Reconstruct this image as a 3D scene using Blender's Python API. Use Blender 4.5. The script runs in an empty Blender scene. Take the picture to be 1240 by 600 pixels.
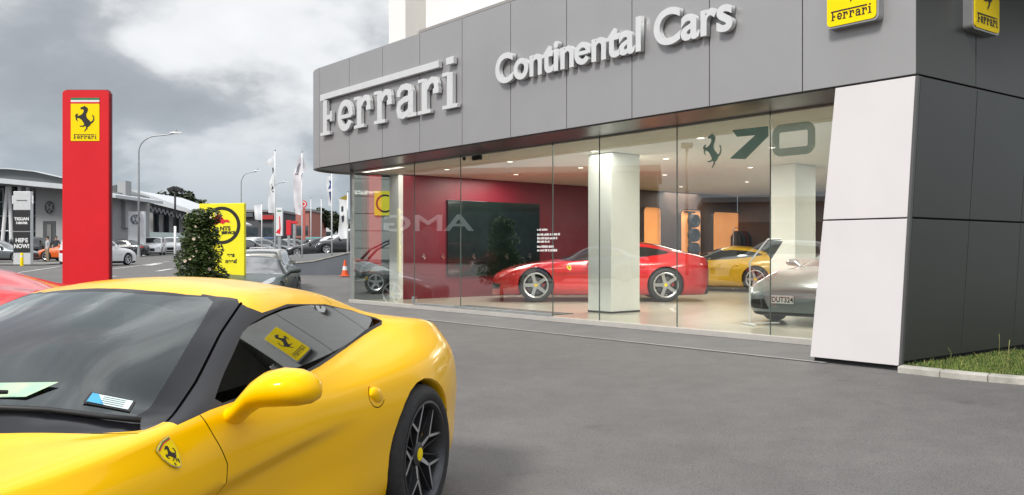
import bpy, bmesh, math, random
from mathutils import Vector, Matrix
from mathutils.bvhtree import BVHTree
import mathutils.geometry as mg
random.seed(7)
sc = bpy.context.scene
COL = sc.collection
R = math.radians
PI = math.pi
CAMZ = 1.25

# ------------------------------------------------------------------ survey helpers
def wx(px, Y): return (px - 620) / 1050 * Y
def wz(py, Y): return CAMZ + (304 - py) / 1050 * Y
KX, KY = 4.135, 8.868                       # foot of the street corner of the showroom
DX, DY = -0.640, 0.768                      # along the facade
def sm(a, b, t):
    t = max(0.0, min(1.0, (t - a) / (b - a))); return t * t * (3 - 2 * t)
def ground_z(x, y):
    q = (KX - x) * 0.768 + (KY - y) * 0.64
    z = -0.168 * sm(0.1, 6.0, q)
    if y > 9: z *= max(0.0, 1 - (y - 9) / 10)
    z -= 0.36 * math.exp(-((x + 8) / 5.0) ** 2 - ((y - 26.5) / 5.5) ** 2)
    if y > 25: z += 0.0155 * (min(y, 420) - 25)
    return z

# ------------------------------------------------------------------ materials
def nodes(m):
    m.use_nodes = True
    nt = m.node_tree
    return nt, nt.nodes, nt.links
MATS = {}
def mat(name, col, rough=0.5, metal=0.0, coat=0.0, var=0.06, scale=6.0, bump=0.0, bscale=60.0, emit=0.0, spec=0.5, vcol=None, detail=5):
    if name in MATS: return MATS[name]
    m = bpy.data.materials.new(name)
    nt, N, L = nodes(m)
    b = N['Principled BSDF']
    b.inputs['Roughness'].default_value = rough
    b.inputs['Metallic'].default_value = metal
    b.inputs['Coat Weight'].default_value = coat
    b.inputs['Coat Roughness'].default_value = 0.03
    b.inputs['Specular IOR Level'].default_value = spec
    tc = N.new('ShaderNodeTexCoord')
    no = N.new('ShaderNodeTexNoise'); no.inputs['Scale'].default_value = scale; no.inputs['Detail'].default_value = detail
    L.new(tc.outputs['Object'], no.inputs['Vector'])
    r = N.new('ShaderNodeValToRGB')
    r.color_ramp.elements[0].position = 0.3; r.color_ramp.elements[1].position = 0.7
    c2 = vcol or tuple(min(1, c * (1 + var)) for c in col)
    r.color_ramp.elements[0].color = tuple(c * (1 - var) for c in col) + (1,)
    r.color_ramp.elements[1].color = tuple(c2) + (1,)
    L.new(no.outputs['Fac'], r.inputs['Fac']); L.new(r.outputs['Color'], b.inputs['Base Color'])
    if emit:
        L.new(r.outputs['Color'], b.inputs['Emission Color']); b.inputs['Emission Strength'].default_value = emit
    if bump:
        n2 = N.new('ShaderNodeTexNoise'); n2.inputs['Scale'].default_value = bscale; n2.inputs['Detail'].default_value = 4
        L.new(tc.outputs['Object'], n2.inputs['Vector'])
        bp = N.new('ShaderNodeBump'); bp.inputs['Strength'].default_value = bump; bp.inputs['Distance'].default_value = 0.01
        L.new(n2.outputs['Fac'], bp.inputs['Height']); L.new(bp.outputs['Normal'], b.inputs['Normal'])
    MATS[name] = m
    return m
def glass_mat(name, tint, refl=1.0, ior=1.5, rough=0.0, wave=0.0):
    m = bpy.data.materials.new(name); nt, N, L = nodes(m)
    for n in list(N):
        if n.type != 'OUTPUT_MATERIAL': N.remove(n)
    out = [n for n in N if n.type == 'OUTPUT_MATERIAL'][0]
    tr = N.new('ShaderNodeBsdfTransparent'); tr.inputs['Color'].default_value = tint + (1,)
    gl = N.new('ShaderNodeBsdfGlossy'); gl.inputs['Roughness'].default_value = rough
    gl.inputs['Color'].default_value = (0.92, 0.97, 0.96, 1)
    geo = N.new('ShaderNodeNewGeometry')
    dot = N.new('ShaderNodeVectorMath'); dot.operation = 'DOT_PRODUCT'
    L.new(geo.outputs['Normal'], dot.inputs[0]); L.new(geo.outputs['Incoming'], dot.inputs[1])
    def mt(op, a, b2=None):
        n = N.new('ShaderNodeMath'); n.operation = op; n.use_clamp = (op == 'MULTIPLY')
        for i, v in enumerate((a, b2)):
            if v is None: continue
            if isinstance(v, (int, float)): n.inputs[i].default_value = v
            else: L.new(v, n.inputs[i])
        return n.outputs[0]
    f5 = mt('POWER', mt('SUBTRACT', 1.0, mt('ABSOLUTE', dot.outputs['Value'])), 4.0)
    sch = mt('ADD', mt('MULTIPLY', f5, 0.95), 0.05)
    fac = mt('MULTIPLY', sch, refl)
    mx = N.new('ShaderNodeMixShader')
    L.new(fac, mx.inputs['Fac'])
    L.new(tr.outputs[0], mx.inputs[1]); L.new(gl.outputs[0], mx.inputs[2]); L.new(mx.outputs[0], out.inputs['Surface'])
    if wave:
        tc = N.new('ShaderNodeTexCoord'); no = N.new('ShaderNodeTexNoise'); no.inputs['Scale'].default_value = 1.3; no.inputs['Detail'].default_value = 1
        bp = N.new('ShaderNodeBump'); bp.inputs['Strength'].default_value = wave; bp.inputs['Distance'].default_value = 0.02
        L.new(tc.outputs['Object'], no.inputs['Vector']); L.new(no.outputs['Fac'], bp.inputs['Height']); L.new(bp.outputs['Normal'], gl.inputs['Normal'])
    MATS[name] = m
    return m
def panel_mat(name, col, rough=0.35, metal=0.5):
    return mat(name, col, rough=rough, metal=metal, var=0.035, scale=1.1, bump=0.02, bscale=3.0)

YEL = mat('yellow paint', (1.0, 0.545, 0.0), rough=0.22, coat=0.27, var=0.0, scale=2, vcol=(1.0, 0.55, 0.0), spec=0.5)
YEL.node_tree.nodes['Principled BSDF'].inputs['Specular Tint'].default_value = (1.0, 0.62, 0.04, 1)
RED = mat('red paint', (0.60, 0.012, 0.016), rough=0.3, coat=1.0, var=0.03)
SILV = mat('silver paint', (0.24, 0.28, 0.28), rough=0.3, metal=0.4, coat=1.0, var=0.03)
ORANGE = mat('orange paint', (0.75, 0.13, 0.02), rough=0.35, coat=0.8)
GREYP = mat('grey paint', (0.16, 0.18, 0.19), rough=0.3, metal=0.4, coat=0.9)
DGRP = mat('dark green grey paint', (0.06, 0.078, 0.076), rough=0.4, metal=0.0, coat=0.12, spec=0.3)
BLKP = mat('black paint', (0.02, 0.022, 0.025), rough=0.25, coat=0.9)
WHTP = mat('white paint', (0.75, 0.76, 0.77), rough=0.35, coat=0.8)
CHAMP = mat('champagne paint', (0.42, 0.41, 0.37), rough=0.3, metal=0.5, coat=0.9)
BLUEP = mat('blue paint', (0.03, 0.07, 0.18), rough=0.3, coat=0.9)
BLK = mat('black trim', (0.018, 0.018, 0.02), rough=0.55, var=0.15)
SATIN = mat('satin black pillar', (0.024, 0.024, 0.028), rough=0.45, var=0.05, spec=0.3)
FRIT = mat('black glass border', (0.008, 0.008, 0.010), rough=0.12, var=0.0, spec=0.3)
GAPM = mat('panel gap black', (0.002, 0.002, 0.002), rough=0.9, var=0.0, spec=0.0)
TYRE = mat('tyre rubber', (0.022, 0.022, 0.023), rough=0.75, var=0.25, scale=30, bump=0.3, bscale=90)
ALLOY = mat('machined alloy', (0.62, 0.63, 0.65), rough=0.28, metal=0.9, var=0.05)
DALLOY = mat('dark alloy', (0.075, 0.075, 0.08), rough=0.35, metal=0.7)
CHROME = mat('bright metal', (0.75, 0.76, 0.78), rough=0.2, metal=1.0)
STEEL = mat('brake steel', (0.18, 0.18, 0.19), rough=0.4, metal=0.8, var=0.2, scale=30)
LAMP = mat('head lamp lens', (0.35, 0.37, 0.40), rough=0.08, metal=0.6, coat=1.0, var=0.3, scale=30)
TAIL = mat('tail lamp red', (0.45, 0.01, 0.01), rough=0.15, coat=1.0)
LEATHER = mat('dark leather', (0.06, 0.055, 0.05), rough=0.6, bump=0.2, bscale=200)
DGLASS = mat('dark car glass', (0.012, 0.016, 0.018), rough=0.03, var=0.0, spec=0.8, coat=1.0)
ASPH_P = None
WINGL = glass_mat('tinted windscreen glass', (0.22, 0.25, 0.25), refl=1.35, ior=1.5)
SIDEGL = glass_mat('tinted side glass', (0.34, 0.38, 0.36), refl=3.4, ior=1.5)
ENDGL = glass_mat('clear end glass', (0.90, 0.94, 0.92), refl=0.5)
SHOPGL = glass_mat('shop front glass', (0.90, 0.945, 0.925), refl=3.9)
SMOKE = mat('far window glass', (0.05, 0.065, 0.075), rough=0.06, var=0.3, scale=1.5, spec=0.8)
FASCIA = panel_mat('grey composite panel', (0.36, 0.357, 0.362), rough=0.42, metal=0.35)
FASC2 = panel_mat('light composite panel', (0.69, 0.66, 0.665), rough=0.55, metal=0.05)
SIDEP = panel_mat('charcoal composite panel', (0.072, 0.076, 0.071), rough=0.36, metal=0.35)
JOINT = mat('dark joint', (0.015, 0.015, 0.016), rough=0.7)
SOFF = mat('dark soffit', (0.035, 0.035, 0.038), rough=0.3, metal=0.3)
WHITEW = mat('white render', (0.82, 0.81, 0.80), rough=0.8, var=0.02, scale=1.0)
CREAM = mat('cream column paint', (0.80, 0.82, 0.78), rough=0.6, var=0.02)
CEIL = mat('ceiling paint', (0.72, 0.68, 0.58), rough=0.8, var=0.03)
REDW = mat('red wall', (0.17, 0.006, 0.018), rough=0.45, var=0.05, scale=1.5)
BROWN = mat('brown wall', (0.09, 0.05, 0.035), rough=0.6, var=0.2, scale=3)
NICHE = mat('lit orange niche', (0.9, 0.36, 0.12), rough=0.7, emit=0.75, var=0.12, scale=1.2)
SCREEN = mat('dark screen panel', (0.005, 0.011, 0.010), rough=0.12, var=0.3, scale=1.5, coat=0.6)
WHITE = mat('white enamel', (0.78, 0.78, 0.79), rough=0.35, var=0.03)
LETTER = mat('letter face white', (0.66, 0.67, 0.68), rough=0.35, metal=0.2, var=0.04)
PYRED = mat('pylon red', (0.68, 0.016, 0.024), rough=0.5, coat=0.0, spec=0.25, var=0.05, scale=1.2)
SIGNY = mat('sign yellow', (0.95, 0.70, 0.0), rough=0.45, spec=0.2, coat=0.0, var=0.03)
SIGNY2 = mat('bright sign yellow', (0.86, 0.78, 0.02), rough=0.45, var=0.03)
INK = mat('black ink', (0.015, 0.013, 0.012), rough=0.5)
GREENI = mat('green ink', (0.02, 0.20, 0.08), rough=0.5)
REDI = mat('red ink', (0.70, 0.02, 0.03), rough=0.5)
GALV = mat('galvanised steel', (0.36, 0.38, 0.39), rough=0.5, metal=0.5, var=0.15, scale=4)
CONC = mat('concrete', (0.42, 0.40, 0.36), rough=0.9, var=0.22, scale=5, bump=0.5, bscale=40)
TEAL = mat('teal window film', (0.10, 0.30, 0.27), rough=0.5, var=0.15, scale=3)
TEAL.node_tree.nodes['Principled BSDF'].inputs['Alpha'].default_value = 0.62
FROST = mat('frosted decal', (0.50, 0.60, 0.58), rough=0.6)
LEAF = mat('leaf green', (0.030, 0.052, 0.018), rough=0.5, var=0.5, scale=5, vcol=(0.11, 0.17, 0.045))
LEAFD = mat('far leaf green', (0.035, 0.055, 0.028), rough=0.8, var=0.45, scale=0.6, vcol=(0.075, 0.10, 0.045))
BARK = mat('bark', (0.09, 0.07, 0.05), rough=0.9, var=0.3)
BLOOM = mat('cream blossom', (0.75, 0.62, 0.50), rough=0.7)
GRASSM = mat('grass green', (0.13, 0.24, 0.04), rough=0.8, var=0.5, scale=3, vcol=(0.22, 0.30, 0.06))
SKIN = mat('skin', (0.42, 0.26, 0.19), rough=0.6)
HAIR = mat('dark hair', (0.02, 0.015, 0.01), rough=0.7)

# ------------------------------------------------------------------ mesh builder
class MB:
    def __init__(s): s.v = []; s.f = []; s.m = []; s.mi = 0
    def add(s, vs, fs, M=None):
        o = len(s.v)
        for p in vs:
            p = Vector(p)
            if M is not None: p = M @ p
            s.v.append(p)
        for f in fs: s.f.append([i + o for i in f]); s.m.append(s.mi)
    def box(s, x0, x1, y0, y1, z0, z1, M=None):
        vs = [(x0,y0,z0),(x1,y0,z0),(x1,y1,z0),(x0,y1,z0),(x0,y0,z1),(x1,y0,z1),(x1,y1,z1),(x0,y1,z1)]
        s.add(vs, [(0,3,2,1),(4,5,6,7),(0,1,5,4),(1,2,6,5),(2,3,7,6),(3,0,4,7)], M)
    def prism(s, poly, z0, z1, M=None):
        n = len(poly)
        a = sum(poly[i][0]*poly[(i+1)%n][1]-poly[(i+1)%n][0]*poly[i][1] for i in range(n))
        if a < 0: poly = list(reversed(poly))
        vs = [(p[0],p[1],z0) for p in poly] + [(p[0],p[1],z1) for p in poly]
        tri = mg.tessellate_polygon([[Vector((p[0],p[1],0)) for p in poly]])
        fs = []
        for t in tri:
            ax = (poly[t[1]][0]-poly[t[0]][0])*(poly[t[2]][1]-poly[t[0]][1])-(poly[t[1]][1]-poly[t[0]][1])*(poly[t[2]][0]-poly[t[0]][0])
            t = t if ax > 0 else (t[0],t[2],t[1])
            fs.append((t[0]+n,t[1]+n,t[2]+n)); fs.append((t[2],t[1],t[0]))
        for i in range(n): j=(i+1)%n; fs.append((i,j,j+n,i+n))
        s.add(vs, fs, M)
    def tube(s, pts, r, n=8, cap=True, M=None):
        pts = [Vector(p) for p in pts]
        rs = r if isinstance(r, (list, tuple)) else [r]*len(pts)
        vs = []; prev = None
        for i, p in enumerate(pts):
            t = (pts[min(i+1,len(pts)-1)] - pts[max(i-1,0)]).normalized()
            if prev is None:
                a = Vector((0,0,1)) if abs(t.z) < .9 else Vector((1,0,0))
                u = t.cross(a).normalized()
            else: u = (prev - t*prev.dot(t)).normalized()
            prev = u; w = t.cross(u)
            for k in range(n):
                an = 2*PI*k/n; vs.append(p + (u*math.cos(an)+w*math.sin(an))*rs[i])
        fs = []
        for i in range(len(pts)-1):
            for k in range(n):
                a=i*n+k; b=i*n+(k+1)%n; fs.append((a,b,b+n,a+n))
        if cap: fs.append(tuple(range(n-1,-1,-1))); fs.append(tuple((len(pts)-1)*n+k for k in range(n)))
        s.add(vs, fs, M)
    def lathe(s, prof, n=32, M=None, axis='z'):
        vs=[]; fs=[]
        for (r,h) in prof:
            for k in range(n):
                a=2*PI*k/n
                if axis=='z': vs.append((r*math.cos(a),r*math.sin(a),h))
                else: vs.append((r*math.cos(a),h,r*math.sin(a)))
        for i in range(len(prof)-1):
            for k in range(n):
                a=i*n+k;b=i*n+(k+1)%n; fs.append((a,b,b+n,a+n))
        s.add(vs,fs,M)
    def build(s, name, m, parent=None, smooth=False, loc=None, bevel=0, fixn=True):
        me = bpy.data.meshes.new(name)
        me.from_pydata([tuple(p) for p in s.v], [], s.f)
        ms = m if isinstance(m, (list, tuple)) else [m]
        for q in ms: me.materials.append(q)
        if len(ms) > 1: me.polygons.foreach_set('material_index', s.m)
        if fixn:
            bm = bmesh.new(); bm.from_mesh(me)
            bmesh.ops.recalc_face_normals(bm, faces=bm.faces); bm.to_mesh(me); bm.free()
        if smooth:
            me.polygons.foreach_set('use_smooth', [True]*len(me.polygons))
            if smooth != True:
                me.set_sharp_from_angle(angle=R(smooth))
        me.update()
        o = bpy.data.objects.new(name, me); COL.objects.link(o)
        if parent: o.parent = parent
        if loc: o.location = loc
        if bevel:
            md = o.modifiers.new('b','BEVEL'); md.width=bevel; md.segments=2; md.limit_method='ANGLE'
        return o
def boxo(name, m, dims, parent=None, bevel=0):
    b = MB(); b.box(*dims); return b.build(name, m, parent, bevel=bevel)
def tag(o, label=None, cat=None, group=None, kind=None):
    if label: o['label']=label
    if cat: o['category']=cat
    if group: o['group']=group
    if kind: o['kind']=kind
    return o
def empty(name, loc, rz=0, **k):
    o = bpy.data.objects.new(name, None); COL.objects.link(o)
    o.location=loc; o.rotation_euler=(0,0,rz); o.empty_display_size=.2
    return tag(o, **k)
def copy_tree(o, parent=None):
    c=o.copy(); COL.objects.link(c); c.parent=parent
    for ch in list(o.children): copy_tree(ch,c)
    return c
def text_mesh(body, size, ext=0.01, off=0.0, align='LEFT', sx=1.0, space=1.0):
    cu=bpy.data.curves.new('t','FONT'); cu.body=body; cu.size=size; cu.extrude=ext; cu.offset=off; cu.align_x=align
    cu.space_character=space
    o=bpy.data.objects.new('t',cu); COL.objects.link(o)
    dg=bpy.context.evaluated_depsgraph_get(); dg.update()
    me=bpy.data.meshes.new_from_object(o.evaluated_get(dg))
    bpy.data.objects.remove(o); bpy.data.curves.remove(cu)
    me.transform(Matrix.Diagonal((sx,1,1,1)))
    return me
FACE = Matrix(((1,0,0,0),(0,0,-1,0),(0,1,0,0),(0,0,0,1)))     # XY plane artwork -> stands up, facing -Y
def text_obj(name, body, size, m, parent, M, ext=0.004, off=0.0, align='LEFT', sx=1.0, space=1.0):
    me=text_mesh(body,size,ext,off,align,sx,space); me.transform(M@FACE); me.materials.clear(); me.materials.append(m)
    o=bpy.data.objects.new(name,me); COL.objects.link(o); o.parent=parent; return o
T = Matrix.Translation
def RZ(a): return Matrix.Rotation(a,4,'Z')

HORSE=[(208,243),(215,232),(238,226),(245,217),(256,226),(270,232),(280,250),(276,268),(268,285),(262,300),(266,322),(275,338),(292,352),(303,366),(316,360),(326,345),(328,325),(318,310),(324,300),(336,318),(338,345),(330,366),(314,380),(304,386),(302,396),(290,408),(278,412),(274,430),(258,446),(246,458),(247,446),(260,430),(262,412),(250,404),(235,413),(203,410),(203,402),(232,402),(246,391),(238,375),(223,352),(210,340),(194,332),(186,328),(180,334),(178,345),(190,362),(180,360),(167,345),(166,326),(172,318),(158,318),(164,300),(180,289),(192,294),(178,304),(190,311),(204,307),(222,297),(232,286),(240,270),(238,255),(228,249),(214,253)]
def horse_poly(cx, cy, h):
    return [((x-250)/240*h+cx, (337-y)/240*h+cy) for x,y in HORSE]
def stroke(pts, w):
    n=len(pts); L=[];Rr=[]
    for i in range(n):
        a=Vector(pts[max(i-1,0)]); b=Vector(pts[min(i+1,n-1)]); p=Vector(pts[i])
        if 0<i<n-1:
            d1=(p-a).normalized(); d2=(b-p).normalized(); t=(d1+d2).normalized()
            nn=Vector((-t.y,t.x)); k=1/max(.5,nn.dot(Vector((-d1.y,d1.x))))
        else: t=(b-a).normalized(); nn=Vector((-t.y,t.x)); k=1
        L.append(p+nn*w/2*k); Rr.append(p-nn*w/2*k)
    return [tuple(q) for q in L+Rr[::-1]]
def arc(cx,cy,rx,ry,a0,a1,n=8):
    return [(cx+rx*math.cos(R(a0+(a1-a0)*i/n)), cy+ry*math.sin(R(a0+(a1-a0)*i/n))) for i in range(n+1)]
# slab letters; cell x 0..0.68, baseline 0, x height .72, over-bar .83..1
def slab(ch):
    t=.17
    if ch=='F': return [[(.12,.06),(.12+t,.06),(.12+t,.84),(.12,.84)],[(0,0),(.42,0),(.42,.075),(0,.075)],[(.28,.36),(.50,.36),(.50,.47),(.28,.47)],[(.44,.30),(.52,.30),(.52,.55),(.44,.55)]]
    if ch=='e': return [stroke([(.10,.34),(.58,.34)],.09), stroke([(.57,.33)]+arc(.34,.36,.235,.29,0,180,12)+arc(.34,.34,.235,.27,180,330,12),.15)]
    if ch=='r': return [[(.12,.05),(.12+t,.05),(.12+t,.70),(.12,.70)],[(0,0),(.40,0),(.40,.075),(0,.075)],[(0,.645),(.2,.645),(.2,.72),(0,.72)],stroke([(.27,.50),(.34,.60),(.44,.65),(.54,.63),(.575,.55),(.575,.42)],.13),[(.48,.36),(.655,.36),(.655,.47),(.48,.47)]]
    if ch=='a': return [[(.43,.06),(.43+t,.06),(.43+t,.54),(.43,.54)],[(.40,0),(.70,0),(.70,.075),(.40,.075)],stroke([(.10,.47),(.12,.57),(.22,.65),(.36,.655),(.47,.62),(.52,.52)],.13),stroke([(.50,.40),(.30,.385),(.14,.32),(.105,.2),(.14,.08),(.26,.05),(.40,.09),(.50,.15)],.13)]
    if ch=='i': return [[(.14,.05),(.14+t,.05),(.14+t,.70),(.14,.70)],[(0,0),(.45,0),(.45,.075),(0,.075)],[(0,.645),(.2,.645),(.2,.72),(0,.72)],[(.12,.86),(.34,.86),(.34,1),(.12,1)]]
SLABX=[('F',0,),('e',.73),('r',1.44),('r',2.22),('a',3.0),('r',3.76),('i',4.52)]
def slab_word(W, H, depth, make):
    """make(part_name, [polys], z0) is called for each letter; polys scaled to W x H"""
    k=W/4.93
    for ch,x0 in SLABX:
        ps=[[( (x0+x)*k, y*H) for x,y in p] for p in slab(ch)]
        if ch=='F': ps.append([(0,.84*H),(.2*k,.84*H),(.2*k,.86*H),(4.42*k,.86*H),(4.42*k,H),(0,H)])
        make('letter', ps)
def add_slab_flat(mb, W, H, M, th=.003):
    k=0
    def mk(n, ps):
        nonlocal k
        for p in ps: k+=1; mb.prism(p, 0, th+.0002*(k%5), M)
    slab_word(W,H,0,mk)

# ------------------------------------------------------------------ CARS
def pchip(xs, ys, x):
    n=len(xs)
    if x<=xs[0]: return ys[0]
    if x>=xs[-1]: return ys[-1]
    d=[(ys[i+1]-ys[i])/(xs[i+1]-xs[i]) for i in range(n-1)]
    m=[d[0]]
    for i in range(1,n-1): m.append(0.5*(d[i-1]+d[i]) if d[i-1]*d[i]>0 else 0.25*(d[i-1]+d[i]))
    m.append(d[-1])
    for i in range(n-1):
        if xs[i]<=x<=xs[i+1]:
            h=xs[i+1]-xs[i]; t=(x-xs[i])/h
            return (2*t**3-3*t*t+1)*ys[i]+(t**3-2*t*t+t)*h*m[i]+(-2*t**3+3*t*t)*ys[i+1]+(t**3-t*t)*h*m[i+1]
def inpoly(x,y,poly):
    c=False; n=len(poly); j=n-1
    for i in range(n):
        xi,yi=poly[i]; xj,yj=poly[j]
        if (yi>y)!=(yj>y) and x<(xj-xi)*(y-yi)/(yj-yi)+xi: c=not c
        j=i
    return c
def smooth_poly(pts, k=4, closed=True, corners=()):
    out=[]; n=len(pts)
    for i in range(n):
        p0=Vector(pts[(i-1)%n]);p1=Vector(pts[i]);p2=Vector(pts[(i+1)%n]);p3=Vector(pts[(i+2)%n])
        if i in corners: p0=p1
        if (i+1)%n in corners: p3=p2
        for j in range(k):
            t=j/k
            out.append(tuple(.5*((2*p1)+(p2-p0)*t+(2*p0-5*p1+4*p2-p3)*t*t+(3*p1-p0-3*p2+p3)*t**3)))
    return out
class CarShape: pass
def car_shape(tab, zones, arches, gaps=(), du=.03, nv=5, side_fn=None, sill=.15):
    """half body lofted through stations, cut along zone outlines and mirrored"""
    xs=[r[0] for r in tab]
    x0,x1=xs[0],xs[-1]; nx=int((x1-x0)/du)
    X=[]
    for i in range(nx+1):
        t=i/nx; X.append(x0+(x1-x0)*(t-.10*math.sin(2*PI*t)/(2*PI)*1.0))
    cols=list(zip(*tab))
    def raw(x): return [pchip(xs,c,x) for c in cols[1:]]
    rows=[]
    for x in X:
        w=.045; 
        a=raw(x)
        if x0+.15<x<x1-.15:
            b=[raw(x+q*w) for q in (-2,-1,0,1,2)]
            a=[(b[0][k]+4*b[1][k]+6*b[2][k]+4*b[3][k]+b[4][k])/16 for k in range(len(a))]
        wm,zm,wb,zb,wr,zr,zc=a
        P=[(0,sill-.0),(wm*.6,sill),(wm-.10,sill+.005),(wm-.035,sill+.10),(wm-.008,zm-.17),(wm,zm),(wb+(wm-wb)*.80,zm+(zb-zm)*.52),(wb+(wm-wb)*.30,zm+(zb-zm)*.86),(wb,zb),
           ((wb+wr)/2+.012,(zb+zr)/2+.006),(wr,zr),(wr*.62,zc-(zc-zr)*.36),(wr*.3,zc-(zc-zr)*.09),(0,zc)]
        row=[]
        n=len(P)
        for i in range(n-1):
            p0=Vector(P[i-1]) if i>0 else Vector((-P[1][0],P[1][1])); p1=Vector(P[i]); p2=Vector(P[i+1])
            p3=Vector(P[i+2]) if i+2<n else Vector((-P[n-2][0],P[n-2][1]))
            kk=nv if i>2 else 2
            for j in range(kk):
                t=j/kk
                # cardinal with chord scaling
                l0=max((p1-p0).length,1e-4);l1=max((p2-p1).length,1e-4);l2=max((p3-p2).length,1e-4)
                m1=((p1-p0)/l0*l1+(p2-p1))*.5; m2=((p2-p1)+(p3-p2)/l2*l1)*.5
                if i==0: m1=(p2-p1)
                q=(2*t**3-3*t*t+1)*p1+(t**3-2*t*t+t)*m1+(-2*t**3+3*t*t)*p2+(t**3-t*t)*m2
                row.append((max(q.x,0),q.y))
        row.append((0,zc))
        if side_fn: row=[(side_fn(x,y,z),z) if (y>.5) else (y,z) for y,z in row]
        rows.append(row)
    bm=bmesh.new(); V=[]
    for x,row in zip(X,rows): V.append([bm.verts.new((x,y,z)) for y,z in row])
    for i in range(len(V)-1):
        for j in range(len(V[0])-1):
            bm.faces.new((V[i][j],V[i+1][j],V[i+1][j+1],V[i][j+1]))
    for e,flip in ((0,0),(-1,1)):
        c=sum((v.co for v in V[e]),Vector())/len(V[e]); c=Vector((V[e][0].co.x,0,(V[e][0].co.z+V[e][-1].co.z)/2))
        cv=bm.verts.new(c)
        for j in range(len(V[e])-1):
            bm.faces.new((V[e][j],V[e][j+1],cv) if not flip else (V[e][j+1],V[e][j],cv))
    bmesh.ops.remove_doubles(bm,verts=bm.verts,dist=1e-5)
    AX={'side':(0,2),'top':(0,1),'front':(1,2)}
    def cut(view,poly,cond,closed=True):
        a,b=AX[view]; n=len(poly)
        for i in range(n if closed else n-1):
            p=poly[i];q=poly[(i+1)%n]
            L=math.hypot(q[0]-p[0],q[1]-p[1])
            if L<1e-6: continue
            lo=(min(p[0],q[0])-.012,min(p[1],q[1])-.012);hi=(max(p[0],q[0])+.012,max(p[1],q[1])+.012)
            fs=[]
            for f in bm.faces:
                us=[v.co[a] for v in f.verts];ws=[v.co[b] for v in f.verts]
                if max(us)<lo[0] or min(us)>hi[0] or max(ws)<lo[1] or min(ws)>hi[1]: continue
                if cond and not cond(f.calc_center_median()): continue
                fs.append(f)
            if not fs: continue
            no=[0,0,0]; no[a]=-(q[1]-p[1])/L; no[b]=(q[0]-p[0])/L
            co=[0,0,0]; co[a]=p[0]; co[b]=p[1]
            g=set(fs)
            for f in fs: g.update(f.edges); g.update(f.verts)
            bmesh.ops.bisect_plane(bm,geom=list(g),plane_co=co,plane_no=no,dist=1e-5)
    gz=[]
    for view,line,w,cond in gaps: gz.append(('gap',view,stroke(line,w),cond))
    for tg,view,poly,cond in list(zones)+gz: cut(view,poly,cond)
    arcs=[]
    for ax,az,ar in arches:
        poly=[(ax+ar*math.cos(2*PI*k/28),az+ar*math.sin(2*PI*k/28)) for k in range(28)]
        arcs.append(poly); cut('side',poly,lambda c:c.y>.45)
    bmesh.ops.recalc_face_normals(bm,faces=bm.faces)
    S=CarShape(); S.bvh=BVHTree.FromBMesh(bm)
    out={}
    for f in bm.faces:
        c=f.calc_center_median(); tg='body'
        if c.y>.45 and any(inpoly(c.x,c.z,p) for p in arcs): continue
        for t,view,poly,cond in gz+list(zones):
            a,b=AX[view]
            if (cond is None or cond(c)) and inpoly(c[a],c[b],poly): tg=t; break
        out.setdefault(tg,[]).append([v.co.copy() for v in f.verts])
    # lips of the wheel arches
    lip=[]
    for ax,az,ar in arches:
        prev=None
        for k in range(0,57):
            an=R(-60+300*k/56); x=ax+ar*math.cos(an); z=az+ar*math.sin(an)
            if z<sill: prev=None; continue
            h=S.bvh.ray_cast(Vector((x,2,z)),Vector((0,-1,0)))
            y=h[0].y if h[0] else .9
            cur=(x,y,z,ax+(ar-.012)*math.cos(an),az+(ar-.012)*math.sin(an))
            if prev:
                lip.append([Vector((prev[0],prev[1],prev[2])),Vector((cur[0],cur[1],cur[2])),Vector((cur[3],cur[1]-.012,cur[4])),Vector((prev[3],prev[1]-.012,prev[4]))])
                lip.append([Vector((prev[3],prev[1]-.012,prev[4])),Vector((cur[3],cur[1]-.012,cur[4])),Vector((cur[3],cur[1]-.09,cur[4])),Vector((prev[3],prev[1]-.09,prev[4]))])
            prev=cur
    out.setdefault('body',[]).extend(lip)
    # dark liner in each arch
    lin=[]
    for ax,az,ar in arches:
        n=20
        for k in range(n):
            a0=R(-15+210*k/n);a1=R(-15+210*(k+1)/n); rr=ar+.015
            p=[(ax+rr*math.cos(a0),az+rr*math.sin(a0)),(ax+rr*math.cos(a1),az+rr*math.sin(a1))]
            lin.append([Vector((p[0][0],.87,p[0][1])),Vector((p[1][0],.87,p[1][1])),Vector((p[1][0],.5,p[1][1])),Vector((p[0][0],.5,p[0][1]))])
            lin.append([Vector((p[0][0],.5,p[0][1])),Vector((p[1][0],.5,p[1][1])),Vector((ax,.5,az))])
    out['liner']=lin
    bm.free()
    S.meshes={}
    for tg,faces in out.items():
        S.meshes[tg]=faces
    return S
def faces_to_mesh(name, groups, both=True, side=None):
    """groups: list of (faces, material)"""
    b=bmesh.new(); 
    me=bpy.data.meshes.new(name)
    for gi,(faces,m) in enumerate(groups):
        me.materials.append(m)
        for sgn in ((1,-1) if both else ((side or 1),)):
            for f in faces:
                vs=[b.verts.new((p.x,p.y*sgn,p.z)) for p in (f if sgn>0 else f[::-1])]
                fc=b.faces.new(vs); fc.material_index=gi; fc.smooth=True
    bmesh.ops.remove_doubles(b,verts=b.verts,dist=2e-5)
    b.to_mesh(me); b.free(); return me
def link(name, me, parent, loc=None):
    o=bpy.data.objects.new(name,me); COL.objects.link(o); o.parent=parent
    if loc: o.location=loc
    return o

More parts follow.
